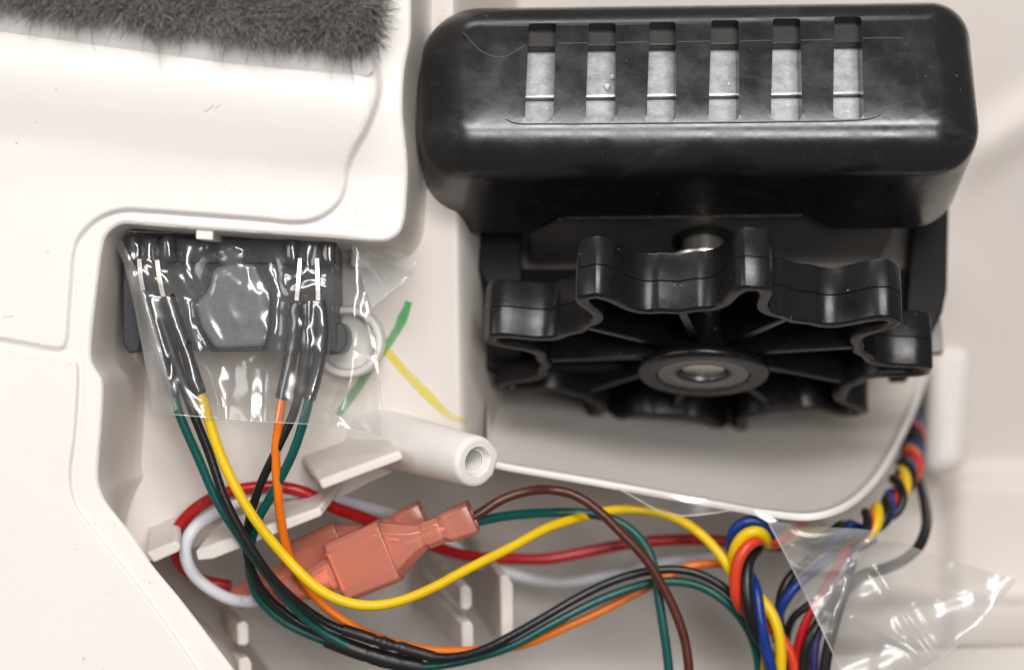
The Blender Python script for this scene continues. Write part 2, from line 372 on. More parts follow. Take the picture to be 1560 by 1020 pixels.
V, F = sweep(rim3, [(6, -2), (8, 1), (7.5, 6), (5, 8.5), (-60, 9), (-60, -2)], up=(0, 0, 1))
obj('well_rim', V, F, WHITE, housing)
# far side wall with its ledges
def far_z(uv):
    u, v = uv[:, 0], uv[:, 1]
    z = -560-.35*(np.minimum(v, 720)-250)
    z = z+60*sstep((v-712)/25)*(.4+.6*sstep((u-1430)/30))
    z = z+26*np.exp(-((v-190-(1560-u)*.62)/40)**2)*sstep((u-1440)/60)
    z = z+150*sstep((v-905)/18)-70*sstep((v-988)/7)
    return z
sheet('far_wall', [(640, -300), (1900, -300), (1900, 1300), (640, 1300)], far_z, 16, WHITE_IN, housing, extra=[np.array([(u, v) for u in range(1400, 1890, 14)], float) for v in (903, 908, 914, 920, 926, 985, 990, 994, 998)]+[np.array([(u, v) for v in range(505, 900, 12)], float) for u in (1410, 1415, 1420, 1425, 1474, 1479, 1485, 1490)], smooth='all')
sheet('lower_ledge', [(1255, 1000), (1420, 988), (1900, 982), (1900, 1300), (1240, 1300)], lambda q: -170+0*q[:, 0], 40, WHITE_IN, housing, wall=60)
prism('ledge_block', [(1419, 524), (1484, 526), (1476, 716), (1410, 724)], -520, (0, 20, -300), WHITE, housing, 26)
# ribs and hooks (front outline, depth, run to the back)
prism('rib', [(486, 731), (610, 685), (616, 700), (491, 747)], 165, (-40, -26, -130), WHITE_IN, housing, 5)
prism('rib', [(297, 838), (487, 772), (491, 786), (325, 852), (300, 855)], 140, (22, -34, -110), WHITE_IN, housing, 4)
prism('rib', [(222, 842), (268, 823), (276, 830), (274, 840), (234, 858)], 150, (-22, -32, -140), WHITE_IN, housing, 4)
prism('hook', [(361, 950), (372, 944), (379, 950), (380, 978), (374, 984), (362, 982)], 20, (-120, 22, -480), WHITE_IN, housing, 4)
prism('hook', [(363, 1003), (378, 999), (384, 1010), (384, 1060), (366, 1060)], 20, (-120, 22, -480), WHITE_IN, housing, 4)
prism('hook', [(701, 894), (711, 889), (719, 897), (720, 922), (714, 930), (702, 928)], -20, (-93, -33, -399), WHITE_IN, housing, 4)
prism('hook', [(703, 948), (716, 944), (722, 952), (723, 1000), (704, 1000)], -20, (-105, -39, -399), WHITE_IN, housing, 4)
prism('hook', [(762, 876), (772, 873), (782, 890), (784, 992), (764, 992)], -10, (-72, -33, -420), WHITE_IN, housing, 4)
prism('tab', [(536, 350), (563, 352), (561, 408), (534, 406)], 96, (0, 0, -70), WHITE, housing, 3)
prism('tab', [(299, 345), (325, 346), (324, 366), (298, 364)], 262, (0, 0, -150), WHITE, housing, 2)
# screw boss: tapered barrel leaning out of the floor, threaded hole
b0, b1 = P(588, 668, 30), P(727, 703, 205)
ax = (b1-b0)/np.linalg.norm(b1-b0)
def lathe(name, o_, axis, prof, mat_, parent, n=40, side=None, squash=None, **kw):
    axis = np.asarray(axis, float); axis = axis/np.linalg.norm(axis)
    s_ = np.array(side, float) if side is not None else np.array([0, 1., 0]); s_ = s_-axis*(s_@axis); s_ /= np.linalg.norm(s_); t_ = np.cross(axis, s_)
    V = []; F = []
    for (r, h) in prof:
        for i in range(n):
            a = 2*math.pi*i/n; rr = r*(squash(a, h) if squash else 1); V.append(o_+axis*h+rr*(math.cos(a)*s_+math.sin(a)*t_))
    for k in range(len(prof)-1):
        F += [(k*n+i, k*n+(i+1) % n, (k+1)*n+(i+1) % n, (k+1)*n+i) for i in range(n)]
    if prof[0][0] > .01: pass
    return obj(name, V, F, mat_, parent, **kw)
Lb = np.linalg.norm(b1-b0)
boss = lathe('screw_boss', b0, ax, [(50, -60), (44, 0), (41, Lb*.4), (38, Lb*.75), (37, Lb-8), (36, Lb-2.5), (33.5, Lb), (29, Lb+.6), (22, Lb+.4), (20, Lb-3), (18.5, Lb-9), (18, Lb-30), (16, Lb-70), (.01, Lb-70)], WHITE, housing, n=64, squash=lambda a, h: 1+(.13*math.exp(-((a-4.5)/.3)**2)+.05*math.exp(-((a-5.3)/.12)**2))*max(0, min(1, (h-Lb+9)/5)) if h > Lb-12 else 1)
hp = []
for i in range(140):
    a = i*.38; hp.append(b1+ax*(-8-i*.34)+17.2*(math.cos(a)*np.cross(ax, [0, 0, 1.])/np.linalg.norm(np.cross(ax, [0, 0, 1.]))+math.sin(a)*np.cross(ax, np.cross(ax, [0, 0, 1.])/np.linalg.norm(np.cross(ax, [0, 0, 1.])))))
V, F = sweep(np.array(hp), circ(6, 1.5)); obj('thread', V, F, CHALK_EDGE, boss)
# white ring round the switch's pivot
rc = P(533, 520, 44)
lathe('locating_ring', rc, (0, 0, 1), [(54, -6), (53, 44), (51, 49), (47, 50.5), (43, 49), (41, 45), (40, 10), (.01, 10)], WHITE, housing)
# crayon marks on the floor
def stroke(name, pts, wd, cov, m, lab):
    p = smooth_path(pts, 4); tt = np.linspace(0, 1, len(p)); t = np.gradient(p, axis=0); t /= np.linalg.norm(t, axis=1)[:, None]; nn = np.stack([-t[:, 1], t[:, 0]], 1)
    cols = (-1, -.8, -.4, 0, .4, .8, 1); V = []; cv = []
    ww = np.interp(tt, np.linspace(0, 1, len(wd)), wd); cc = np.interp(tt, np.linspace(0, 1, len(cov)), cov)
    for c in cols:
        q = p+nn*(c*ww*(1+.04*np.sin(tt*37+c*3)))[:, None]; V.append(Pn(q, floor_z(q)+.9)); cv.append(np.where(abs(c) > .9, -.55, np.where(abs(c) > .7, .15, .42))*np.ones(len(p))+cc)
    n_ = len(p); F = [(k*n_+i, k*n_+i+1, (k+1)*n_+i+1, (k+1)*n_+i) for k in range(len(cols)-1) for i in range(n_-1)]
    o = obj(name, np.vstack(V), F, m, housing, smooth='all', label=lab)
    a = o.data.attributes.new('cover', 'FLOAT', 'POINT'); a.data.foreach_set('value', np.concatenate(cv).astype(np.float32))
stroke('crayon_mark', [(623, 459), (617, 475), (606, 500), (590, 525), (572, 548), (553, 578), (535, 604), (514, 632)], [6, 8, 7, 7, 7, 8, 8, 7], [.25, .35, .1, .2, .05, -.02, -.1, -.3], CRAYON_G, 'green crayon stroke crossing the yellow one')
stroke('crayon_mark', [(566, 509), (590, 535), (625, 575), (660, 610), (680, 630), (693, 637), (712, 640)], [6, 7, 7, 8, 8, 7, 6], [.3, .3, .1, 0, .05, -.15, -.5], CRAYON_Y, 'yellow crayon stroke running down to the screw boss')

# ------------------------------------------------------------------ motor unit and star wheel share a tilted frame
al, be = .349, .038
ca, sa, cb, sb = math.cos(al), math.sin(al), math.cos(be), math.sin(be)
er = np.array([cb, sb, 0]); nf = np.array([-sb, cb, 0]); ef = np.array([0, 0, 1.])*ca-nf*sa; dn = nf*ca+np.array([0, 0, 1.])*sa
G0 = np.array([1071.3, 560.3, 0])
def G(x, y, z): return G0+x*er-y*dn+z*ef            # right, up, front
def Gn(a):
    a = np.asarray(a, float); return G0+a[:, :1]*er-a[:, 1:2]*dn+a[:, 2:3]*ef
def on_front(u, v, zl):                              # picture point on the plane z_local = zl -> local x, y
    o = np.array([CX, CY, D]); d = np.array([u, v, 0.])-o
    k = (zl-(o-G0)@ef)/(d@ef); q = o+k*d-G0
    return q@er, -(q@dn)
# star wheel
wheel = thing('star_wheel', G(0, 0, 0), 'black nine-toothed plastic star wheel on the motor shaft', 'wheel')
TH = math.radians(6.0)
def res_(p, n_=22):
    q = smooth_path(p, .8); L_ = np.linspace(0, len(q)-1, n_).round().astype(int); return [tuple(x) for x in q[L_]]
half_o = [(344, 13.5)]+res_([(343, 16), (335, 23.5), (323, 28.5), (308, 30.5), (294, 31.5), (280, 33), (268, 36.5), (258, 43), (251.5, 52), (249, 63)])
half_i = [(327, 3)]+res_([(325, 6), (318, 9.5), (308, 12.5), (296, 14), (284, 15.5), (268, 18), (254, 24), (243, 33), (236, 44), (232, 58)])
def profile(half, rv):
    out = []
    for k in range(9):
        a = TH+math.radians(40*k); pts = [(r_, -t_) for r_, t_ in half[::-1]]+[(r_, t_) for r_, t_ in half]
        for r_, t_ in pts: out.append((r_*math.sin(a)+t_*math.cos(a), r_*math.cos(a)-t_*math.sin(a)))
        vm = a+math.radians(20); out.append((rv*math.sin(vm), rv*math.cos(vm)))
    return np.array(out)
po, pi_ = profile(half_o, 247.5), profile(half_i, 230)
def offc(p, d):
    t = np.roll(p, -1, 0)-np.roll(p, 1, 0); t /= np.linalg.norm(t, axis=1)[:, None]; return p+d*np.stack([-t[:, 1], t[:, 0]], 1)
sgn = 1 if np.linalg.norm(offc(po, 1)[0]) > np.linalg.norm(po[0]) else -1
HT = 88
ring = [(pi_, HT-20), (pi_, 4), (offc(pi_, sgn*1.2), 1), (offc(pi_, sgn*3), -.5), (offc(po, -sgn*3), -.5), (offc(po, -sgn*1.0), .8), (po, 3.5), (offc(po, sgn*.6), HT*.5-1.2), (offc(po, -sgn*.8), HT*.5), (offc(po, sgn*.8), HT*.5+1.2), (po, HT-3.5), (offc(po, -sgn*1.0), HT-.8), (offc(po, -sgn*3), HT), (offc(pi_, sgn*3), HT)]
V = []; F = []; k = len(po)
for pr, y in ring:
    V.append(np.stack([pr[:, 0], np.full(k, y), pr[:, 1]], 1))
for a in range(len(ring)-1): F += [(a*k+i, a*k+(i+1) % k, (a+1)*k+(i+1) % k, (a+1)*k+i) for i in range(k)]
obj('toothed_rim', Gn(np.vstack(V)), F, GEARBLACK, wheel)
inn = offc(pi_, sgn*4)
V = np.vstack([np.stack([inn[:, 0], np.full(k, 62), inn[:, 1]], 1), np.stack([inn[:, 0], np.full(k, HT-1), inn[:, 1]], 1), [(0, 62, 0), (0, HT-1, 0)]])
F = [(i, (i+1) % k, 2*k) for i in range(k)]+[(k+i, k+(i+1) % k, 2*k+1) for i in range(k)]
obj('web', Gn(V), F, GEARBLACK, wheel)
spoke_mesh = None
for q in range(9):
    a = TH+math.radians(20+40*q); sx, cx_ = math.sin(a), math.cos(a)
    pts = []
    for (r_, t_, y) in [(55, -9, 64), (55, 9, 64), (55, 7, 16), (55, -7, 16), (238, -8, 64), (238, 8, 64), (238, 6, 7), (238, -6, 7)]:
        pts.append((r_*sx+t_*cx_, y, r_*cx_-t_*sx))
    bev(obj('spoke', Gn(pts), [(0, 1, 2, 3), (7, 6, 5, 4), (0, 4, 5, 1), (1, 5, 6, 2), (2, 6, 7, 3), (3, 7, 4, 0)], GEARBLACK, wheel, smooth=True), 2, 2)
    rib = []
for q in range(9):
    a = TH+math.radians(20+40*q); sx, cx_ = math.sin(a), math.cos(a)
lathe('hub', G(0, 0, 0), -dn, [(56, 148), (62, 60), (66, 14), (92, 6), (98, 2), (100, -4), (99, -10), (96, -13), (80, -14), (72, -13), (70, -9), (40, -9), (40, 40)], GEARBLACK, wheel, n=64, side=er)
lathe('bushing', G(0, 0, 0), -dn, [(70, -6), (69, -11), (66, -12), (48, -12), (43, -10), (40, -6), (38, 20)], mat('grey_bushing', (.20, .19, .185), .36, .5, metal=.75, rvar=.1), wheel, n=56, side=er)
lathe('washer', G(0, 0, 0), -dn, [(26, 172), (62, 172), (65, 169), (59, 150), (55, 148), (26, 148)], TIN, wheel, n=56, side=er)
MATT = mat('black_rubber', (.009, .0085, .0085), .6, .25, bump=.05, bscale=500)
# motor unit: its own slight roll
WG, WGn = G, Gn
al2, be2 = .349, -.012
ca, sa, cb, sb = math.cos(al2), math.sin(al2), math.cos(be2), math.sin(be2)
er2 = np.array([cb, sb, 0]); nf2 = np.array([-sb, cb, 0]); ef2 = np.array([0, 0, 1.])*ca-nf2*sa; dn2 = nf2*ca+np.array([0, 0, 1.])*sa
def G(x, y, z): return G0+x*er2-y*dn2+z*ef2
def Gn(a):
    a = np.asarray(a, float); return G0+a[:, :1]*er2-a[:, 1:2]*dn2+a[:, 2:3]*ef2
def on_front(u, v, zl):
    o = np.array([CX, CY, D]); d = np.array([u, v, 0.])-o
    k = (zl-(o-G0)@ef2)/(d@ef2); q = o+k*d-G0
    return q@er2, -(q@dn2)
motor = thing('motor_unit', G(-30, 215, 0), 'black motor cover with six upright vent slots above the star wheel', 'motor')
XC, HW = -15.0, 408.0
YB, YT, FR = 206.0, 484.0, 300.0
def rrect(inset, bulge=0):
    x0, x1, y0, y1 = XC-HW+inset, XC+HW-inset, YB+inset*.9, YT-inset*.9
    rad = [max(78-inset, 14), max(60-inset, 14), max(78-inset, 14), max(92-inset, 14)]      # bottom right, top right..., measured going round
    pts = []
    cs = [((x1-rad[0], y0+rad[0]), rad[0], -90), ((x1-rad[1], y1-rad[1]), rad[1], 0), ((x0+rad[3], y1-rad[3]), rad[3], 90), ((x0+rad[2], y0+rad[2]), rad[2], 180)]
    for (c, r_, a0) in cs:
        for j in range(13):
            a = math.radians(a0+90*j/12); pts.append((c[0]+r_*math.cos(a), c[1]+r_*math.sin(a)))
    # straight bottom run gets many points so that the notch can be shaped
    last, first = pts[-1], pts[0]
    for j in range(1, 120): pts.append((last[0]+(first[0]-last[0])*j/120, last[1]+(first[1]-last[1])*j/120))
    return np.array(pts)
R_ = 62.0
rows = [(-6, 40), (-4, 110), (-1.5, 190), (-.3, FR-R_-12), (.4, FR-R_)]
for j in range(1, 17):
    a = math.radians(90*j/16); rows.append((.4+R_*1.12*(1-math.cos(a)**1.15), FR-R_+R_*math.sin(a)**1.08))
rows += [(80, FR+1.0), (104, FR+1.4)]
inner = [(104, FR-46), (80, FR-50), (62, FR-66), (50, FR-100), (40, 40)]
V = []; k = None
for ins, z in rows+inner:
    pr = rrect(ins); k = len(pr); zz = np.full(k, float(z))
    bot = pr[:, 1] < YB+60
    notch = sstep((pr[:, 0]+265)/55)*sstep((205-pr[:, 0])/55)*bot
    zz = np.maximum(zz, 62+50*notch) if z < 130 else zz
    V.append(np.stack([pr[:, 0], pr[:, 1], zz], 1))
nr = len(V); F = []
for a in range(nr-1): F += [(a*k+i, a*k+(i+1) % k, (a+1)*k+(i+1) % k, (a+1)*k+i) for i in range(k)]
F += [((nr-1)*k+i, (nr-1)*k+(i+1) % k, (i+1) % k, i) for i in range(k)]
lo, li = len(rows)-1, len(rows)
# the ring joining last outer row to first inner row is replaced by two flat caps
F = [f for f in F if not (min(f)//k == lo and max(f)//k == li)]
F += [tuple(lo*k+i for i in range(k)), tuple(li*k+i for i in range(k))[::-1]]
cover = obj('cover', Gn(np.vstack(V)), F, BLACK, motor)
SLOT = [((806, 847, 35), (799, 843, 187)), ((897, 938, 35), (892, 937, 187)), ((990, 1029, 33), (985, 1030, 186)), ((1084, 1125, 30), (1079, 1126, 185)), ((1178, 1219, 27), (1174, 1222, 184)), ((1271, 1312, 24), (1269, 1316, 181))]
cut_me = bmesh.new()
slots_l = []
for (tl, tr, ty), (bl, br, by) in SLOT:
    q = [on_front(tl, ty, FR), on_front(tr, ty, FR), on_front(br, by, FR), on_front(bl, by, FR)]
    slots_l.append(q)
    rp = roundpoly(q, [5, 5, 11, 11], 5); n_ = len(rp)
    vv = []
    for zz in (FR-75, FR+40):
        for x, y in rp: vv.append(cut_me.verts.new(tuple(W(G(x, y, zz))[0]-np.array(LOC[cover.name]))))
    cut_me.faces.new(vv[:n_]); cut_me.faces.new(vv[n_:][::-1])
    for i in range(n_): cut_me.faces.new((vv[i], vv[(i+1) % n_], vv[n_+(i+1) % n_], vv[n_+i]))
bmesh.ops.recalc_face_normals(cut_me, faces=cut_me.faces)
cm = bpy.data.meshes.new('slot_cutter'); cut_me.to_mesh(cm); cut_me.free()
co = bpy.data.objects.new('slot_cutter', cm); C.objects.link(co); co.location = LOC[cover.name]
bpy.context.view_layer.update()
md = cover.modifiers.new('slots', 'BOOLEAN'); md.operation = 'DIFFERENCE'; md.object = co; md.solver = 'EXACT'
bpy.context.view_layer.update()
dg = bpy.context.evaluated_depsgraph_get()
nm = bpy.data.meshes.new_from_object(cover.evaluated_get(dg)); cover.modifiers.clear(); cover.data = nm
nm.polygons.foreach_set('use_smooth', [True]*len(nm.polygons)); nm.set_sharp_from_angle(angle=math.radians(35))
bpy.data.objects.remove(co)
def lbox(name, x0, x1, y0, y1, z0, z1, m, parent, bw=3, label=None):
    pts = [(x, y, z) for z in (z0, z1) for y in (y0, y1) for x in (x0, x1)]
    o = obj(name, Gn(pts), [(0, 2, 3, 1), (4, 5, 7, 6), (0, 1, 5, 4), (2, 6, 7, 3), (0, 4, 6, 2), (1, 3, 7, 5)], m, parent, label=label)
    return bev(o, bw) if bw else o
sx0, sx1 = slots_l[0][3][0]-25, slots_l[-1][2][0]+25
sy0, sy1 = slots_l[0][3][1]-15, slots_l[0][0][1]+15
ymid = on_front(1000, 147, FR-38)[1]
core = lbox('motor_core', sx0, sx1, ymid+1, sy1, FR-140, FR-40, ALU, motor, 4)
lbox('motor_core', sx0, sx1, sy0, ymid-7, FR-140, FR-38, ALU, motor, 2)
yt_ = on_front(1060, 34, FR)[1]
lbox('slot_shade_strip', sx0, sx1, yt_-25, yt_+30, FR-130, FR-22, mat('painted_slot_shade', (.04, .037, .034), .35, .5, metal=.2, var=.3, vscale=150), core, 2)  # added strip; its colour stands in for shading on the slots' upper walls
lbox('core_edge', sx0, sx1, ymid-1, ymid+4, FR-120, FR-36, BEAD, core, 1.5)
lbox('core_edge', sx0, sx1, ymid-8, ymid-4, FR-120, FR-41, ALU, core, 1)
LINEGREY = mat('worn_edge', (.10, .098, .098), .4, .5)
for (u_, v_, r_) in ((925, 132, 4.2), (933, 117, 3.2), (1110, 128, 2.0), (1200, 160, 2.2), (833, 165, 1.8), (1292, 170, 2.2)):
    x_, y_ = on_front(u_, v_, FR-38); lathe('debris_speck', G(x_, y_, FR-39), ef2, [(r_*1.1, 0), (r_*1.2, r_*.4), (r_*.8, r_*.9), (r_*.3, r_*1.1), (.01, r_*1.1)], CHALK_EDGE, core, n=10, squash=lambda a, h: 1+.2*math.sin(3*a+h))
# fine moulded outline round the vents
def ridge_line(pts, r, parent=cover):
    p = smooth_path(pts, 6); V, F = sweep(np.array([G(x, y, FR+1.2) for x, y in p]), circ(6, r)); obj('moulded_line', V, F, LINEGREY, parent)
ridge_line([on_front(*q, FR) for q in [(770, 182), (785, 188), (830, 189), (1000, 188), (1180, 186), (1320, 182), (1338, 177), (1352, 164)]], .8)
for i in range(5):
    a, b = SLOT[i], SLOT[i+1]; ridge_line([on_front(a[0][1]+2, 67-i*1.2, FR), on_front((a[0][1]+b[0][0])/2, 66.5-i*1.2, FR), on_front(b[0][0]-2, 66-i*1.2, FR)], .7)
ridge_line([on_front(1314, 59, FR), on_front(1345, 58.5, FR), on_front(1375, 59, FR)], .7)
ridge_line([on_front(705, 50, FR), on_front(735, 80, FR), on_front(765, 88, FR), on_front(800, 70, FR)], .8)
# mounting plate, brackets, collar, shaft
lbox('mounting_plate', -360, 395, 60, 330, -130, -115, DULLPLATE, motor, 3)
lbox('back_body', -262, 305, 215, 420, -520, 100, DULLPLATE, motor, 6)  # motor body, its unseen rear run extended to block light from the wheel well
def lprism(name, xy, z0, z1, m, bw=4):
    a = [(x, y, z1) for x, y in xy]; b = [(x, y, z0) for x, y in xy]; n_ = len(a)
    return bev(obj(name, Gn(a+b), [tuple(range(n_)), tuple(range(n_, 2*n_))[::-1]]+[(i, (i+1) % n_, n_+(i+1) % n_, n_+i) for i in range(n_)], m, motor), bw)
def lp(z, *q): return [on_front(u, v, z) for u, v in q]
lprism('side_bracket', lp(0, (672, 310), (795, 310), (795, 520), (748, 520), (743, 436), (708, 372)), -160, 0, MATT)
lprism('side_bracket', lp(-60, (1394, 312), (1446, 312), (1443, 440), (1436, 475), (1404, 540), (1376, 540)), -200, -60, MATT)
lprism('lower_skirt', lp(-100, (740, 408), (1420, 408), (1420, 560), (740, 560)), -130, -100, MATT)
lathe('shaft', WG(0, 0, 0), -dn, [(.01, -4), (30, -4), (33, -2), (33, 260)], mat('ground_steel', (.52, .48, .44), .28, .5, metal=.85, rvar=.1), motor, n=48, side=er)
lathe('collar', WG(0, 0, 0), -dn, [(34, 206), (44, 206), (48, 210), (48, 290)], MATT, motor, n=48, side=er)

# ------------------------------------------------------------------ microswitch
sw = thing('micro_switch', P(350, 450, 60), 'dark grey plastic switch body under the clear tape in the pocket', 'switch')
def slab(name, pts, z1, z0, m, parent, bw=4, rr=0, **kw):
    q = roundpoly(pts, rr, 4) if rr else np.asarray(pts, float)
    f = Pn(q, z1); b = f.copy(); b[:, 2] = z0; n_ = len(f)
    return bev(obj(name, np.vstack([f, b]), [tuple(range(n_)), tuple(range(n_, 2*n_))[::-1]]+[(i, (i+1) % n_, n_+(i+1) % n_, n_+i) for i in range(n_)], m, parent, **kw), bw)
slab('body', [(190, 364), (511, 366), (511, 534), (218, 534), (213, 520), (208, 535), (196, 537), (187, 522)], 168, 46, SWITCHGREY, sw, 4, 3)
slab('top_rail', [(188, 362), (513, 364), (513, 402), (188, 400)], 178, 160, SWITCHGREY, sw, 4, 3)
slab('side_arm', [(187, 402), (212, 402), (214, 524), (209, 536), (196, 538), (187, 522)], 182, 100, SWITCHGREY, sw, 4, 3)
for a, b, y0, y1 in ((191, 214, 359, 399), (241, 268, 359, 399), (434, 456, 364, 404), (490, 513, 366, 404)):
    c = P((a+b)/2, y0, 192); e_ = P((a+b)/2, y1, 192)
    V, F = sweep(np.array([c+(e_-c)*t for t in (0, .03, .08, .5, .92, .97, 1)]), circ(20, (b-a)/2), radii=[.8, .93, 1, 1.02, 1, .94, .82]); obj('terminal_post', V, F, SLEEVE, sw)
lever = slab('lever', [(325, 408), (352, 402), (388, 402), (400, 430), (411, 445), (409, 495), (402, 528), (328, 532), (306, 500), (297, 462), (318, 440)], 203, 160, PLATEGREY, sw, 5, 9)
slab('lever_lip', [(322, 528), (400, 526), (400, 535), (322, 536)], 199, 170, SLEEVE, lever, 1.5, 2)
dome = lathe('plunger', P(354, 386, 175), (0, 0, 1), [(23, 0), (22, 12), (18, 18), (10, 22), (.01, 23)], PLATEGREY, sw, n=32, side=(1, 0, 0), squash=lambda a, h: 1-.32*max(0, -math.cos(a-math.pi/2)*0)-.30*max(0, math.sin(-a)))
slab('pivot', [(500, 490), (520, 492), (529, 505), (530, 522), (522, 538), (500, 542)], 140, 50, SWITCHGREY, sw, 6, 6)
for pts in ([(212, 394, 200), (214, 420, 204), (219, 448, 206)], [(239, 396, 200), (243, 425, 205), (249, 452, 207)], [(457, 393, 200), (455, 425, 205), (452, 458, 206)], [(483, 393, 200), (484, 425, 205), (485, 458, 206)]):
    V, F = sweep(uvz(pts), [(1.4, -3.2), (1.4, 3.2), (-1.4, 3.2), (-1.4, -3.2)], up=(0, 0, 1)); bev(obj('terminal_pin', V, F, TIN, sw, smooth=False), .5, 2)

# ------------------------------------------------------------------ wires
WIRES = {}
def wire(col, pts, r, label, group=None, name=None, wob=.012):
    o = tube(name or col.replace('coral', 'red')+'_wire', pts, r, M[col], None, wob=wob)
    WIRES[label] = o
    return tag(o, label, 'wire', group)
def sleeve(w_, pts, r, m=SLEEVE, bump=()):
    path = uvz(pts, 3); rad = np.full(len(path), float(r)); tt = np.linspace(0, 1, len(path))
    for (c, wd, h) in bump: rad += h*np.exp(-((tt-c)/wd)**2)
    rad[0] *= .96; rad[-1] *= .96
    V, F = sweep(path, circ(16), radii=rad); return obj('shrink_sleeve', V, F, m, w_)
g1 = wire('green', [(246, 540, 196), (262, 590, 202), (273, 629, 202), (304, 701, 188), (331, 764, 178), (367, 822, 165), (403, 871, 150), (439, 916, 130), (470, 946, 116), (499, 967, 108), (530, 983, 104)], 6.6, 'green wire from the first row of sleeves, leftmost wire leaving the tape')
sleeve(g1, [(219, 442, 203), (228, 485, 203), (245, 545, 203), (266, 603, 203)], 8.5, SLEEVE_GREY, [(.6, .05, 1)])
k1 = wire('black', [(262, 530, 196), (280, 590, 203), (291, 620, 205), (318, 687, 196), (345, 764, 192), (376, 822, 182), (412, 876, 166), (452, 916, 142), (490, 944, 126), (526, 960, 120), (577, 977, 116), (625, 990, 112), (662, 1001, 108), (702, 1000, 96), (740, 989, 80), (780, 969, 64), (830, 940, 48), (880, 910, 36), (930, 885, 28), (980, 870, 22), (1017, 866, 20), (1055, 870, 22), (1092, 887, 26), (1117, 907, 26), (1135, 935, 10), (1150, 975, -10), (1160, 1030, -20)], 6.6, 'long black wire between the green and yellow ones, ending in the right-hand twist')
sleeve(k1, [(232, 448, 200), (246, 490, 200), (266, 550, 201), (288, 604, 204)], 8.3, SLEEVE, [(.62, .05, 1)])
sleeve(k1, [(522, 958, 121), (548, 966, 118), (577, 976, 116), (608, 985, 114), (640, 994, 111), (661, 1000, 109)], 8.6, SLEEVE, [(.38, .03, -1.6), (.45, .03, 1.3), (.58, .03, -1.4), (.66, .04, .8)])
y1 = wire('yellow', [(282, 545, 200), (303, 595, 208), (313, 622, 208), (331, 680, 204), (358, 741, 202), (390, 795, 198), (430, 844, 188), (475, 889, 186), (511, 911, 182), (556, 922, 176), (600, 918, 164), (654, 898, 144), (708, 869, 120), (780, 833, 84), (830, 806, 60), (880, 789, 30), (930, 777, 0), (967, 775, -10), (1005, 780, -8), (1042, 795, 4), (1075, 820, 20), (1102, 852, 36), (1117, 880, 30), (1130, 920, 0), (1148, 965, -8), (1158, 1004, 0), (1160, 1040, 0)], 7.4, 'long bright yellow wire sweeping across in front of the coral connector')
sleeve(y1, [(256, 450, 212), (268, 485, 212), (281, 525, 211), (293, 565, 209), (305, 600, 208)], 9.6, SLEEVE, [(.5, .035, 1.8), (.56, .03, -1.2)])
o1 = wire('orange', [(440, 560, 200), (429, 606, 206), (423, 656, 200), (419, 690, 194), (423, 741, 180), (428, 790, 160), (439, 840, 140), (461, 885, 118), (497, 925, 104), (538, 953, 98), (587, 974, 92), (641, 987, 86), (686, 991, 76), (727, 989, 64), (770, 985, 46), (800, 980, 30), (855, 958, 8), (905, 936, -4), (967, 904, -16), (1017, 876, -26), (1055, 860, -30), (1100, 858, -36), (1128, 868, -50), (1150, 905, -70), (1163, 960, -60), (1172, 1040, -50)], 6.8, 'orange wire dropping from the right-hand pair of sleeves and running along the bottom')
sleeve(o1, [(450, 462, 205), (448, 510, 207), (440, 560, 207), (429, 607, 206)], 9.5, SLEEVE, [(.48, .04, 1.6), (.55, .03, -1)])
k2 = wire('black', [(468, 545, 200), (458, 590, 205), (446, 633, 204), (425, 678, 196), (401, 728, 182), (385, 773, 166), (378, 804, 154), (377, 845, 140), (396, 893, 120), (436, 934, 104), (480, 960, 98), (515, 975, 96)], 6.4, 'short black wire leaving the tape beside the orange one')
sleeve(k2, [(470, 458, 203), (469, 505, 204), (464, 555, 204), (456, 603, 205)], 8.6, SLEEVE, [(.5, .04, 1.2)])
g2 = wire('green', [(480, 555, 200), (473, 600, 206), (461, 647, 204), (446, 690, 196), (430, 722, 186), (410, 760, 170), (394, 788, 158), (383, 825, 140), (381, 868, 118), (393, 907, 98), (428, 942, 88), (465, 962, 86), (499, 976, 88), (565, 998, 92), (642, 1015, 90), (702, 1007, 76), (752, 994, 60), (780, 984, 50), (842, 950, 30), (905, 917, 18), (955, 897, 10), (992, 887, 6), (1030, 885, 4), (1067, 892, 8), (1105, 915, 16), (1130, 942, 14), (1150, 982, 4), (1158, 1040, 0)], 6.8, 'long dark green wire along the bottom, passing under the crossing brown wire')
sleeve(g2, [(487, 458, 205), (491, 500, 207), (485, 555, 207), (471, 608, 206)], 9.5, SLEEVE, [(.5, .04, 1.5)])
sleeve(g2, [(497, 972, 98), (530, 985, 97), (565, 997, 96), (602, 1007, 94), (643, 1015, 91)], 13, SLEEVE, [(.45, .02, -1.2), (.6, .04, .8), (.8, .02, -1)])
wire('red', [(352, 892, -20), (318, 886, -20), (290, 872, 10), (268, 846, 46), (266, 814, 66), (286, 785, 74), (322, 759, 74), (367, 745, 72), (421, 741, 70), (466, 750, 66), (506, 771, 50), (556, 789, 20), (590, 803, -20), (640, 824, -60), (690, 841, -90), (731, 849, -110), (780, 851, -125), (830, 851, -135), (880, 842, -140), (930, 832, -140), (980, 825, -138), (1055, 821, -130), (1105, 824, -120), (1170, 830, -120), (1240, 838, -130)], 9.2, 'thick red wire looped round the left ribs and running behind the connector', name='red_wire')
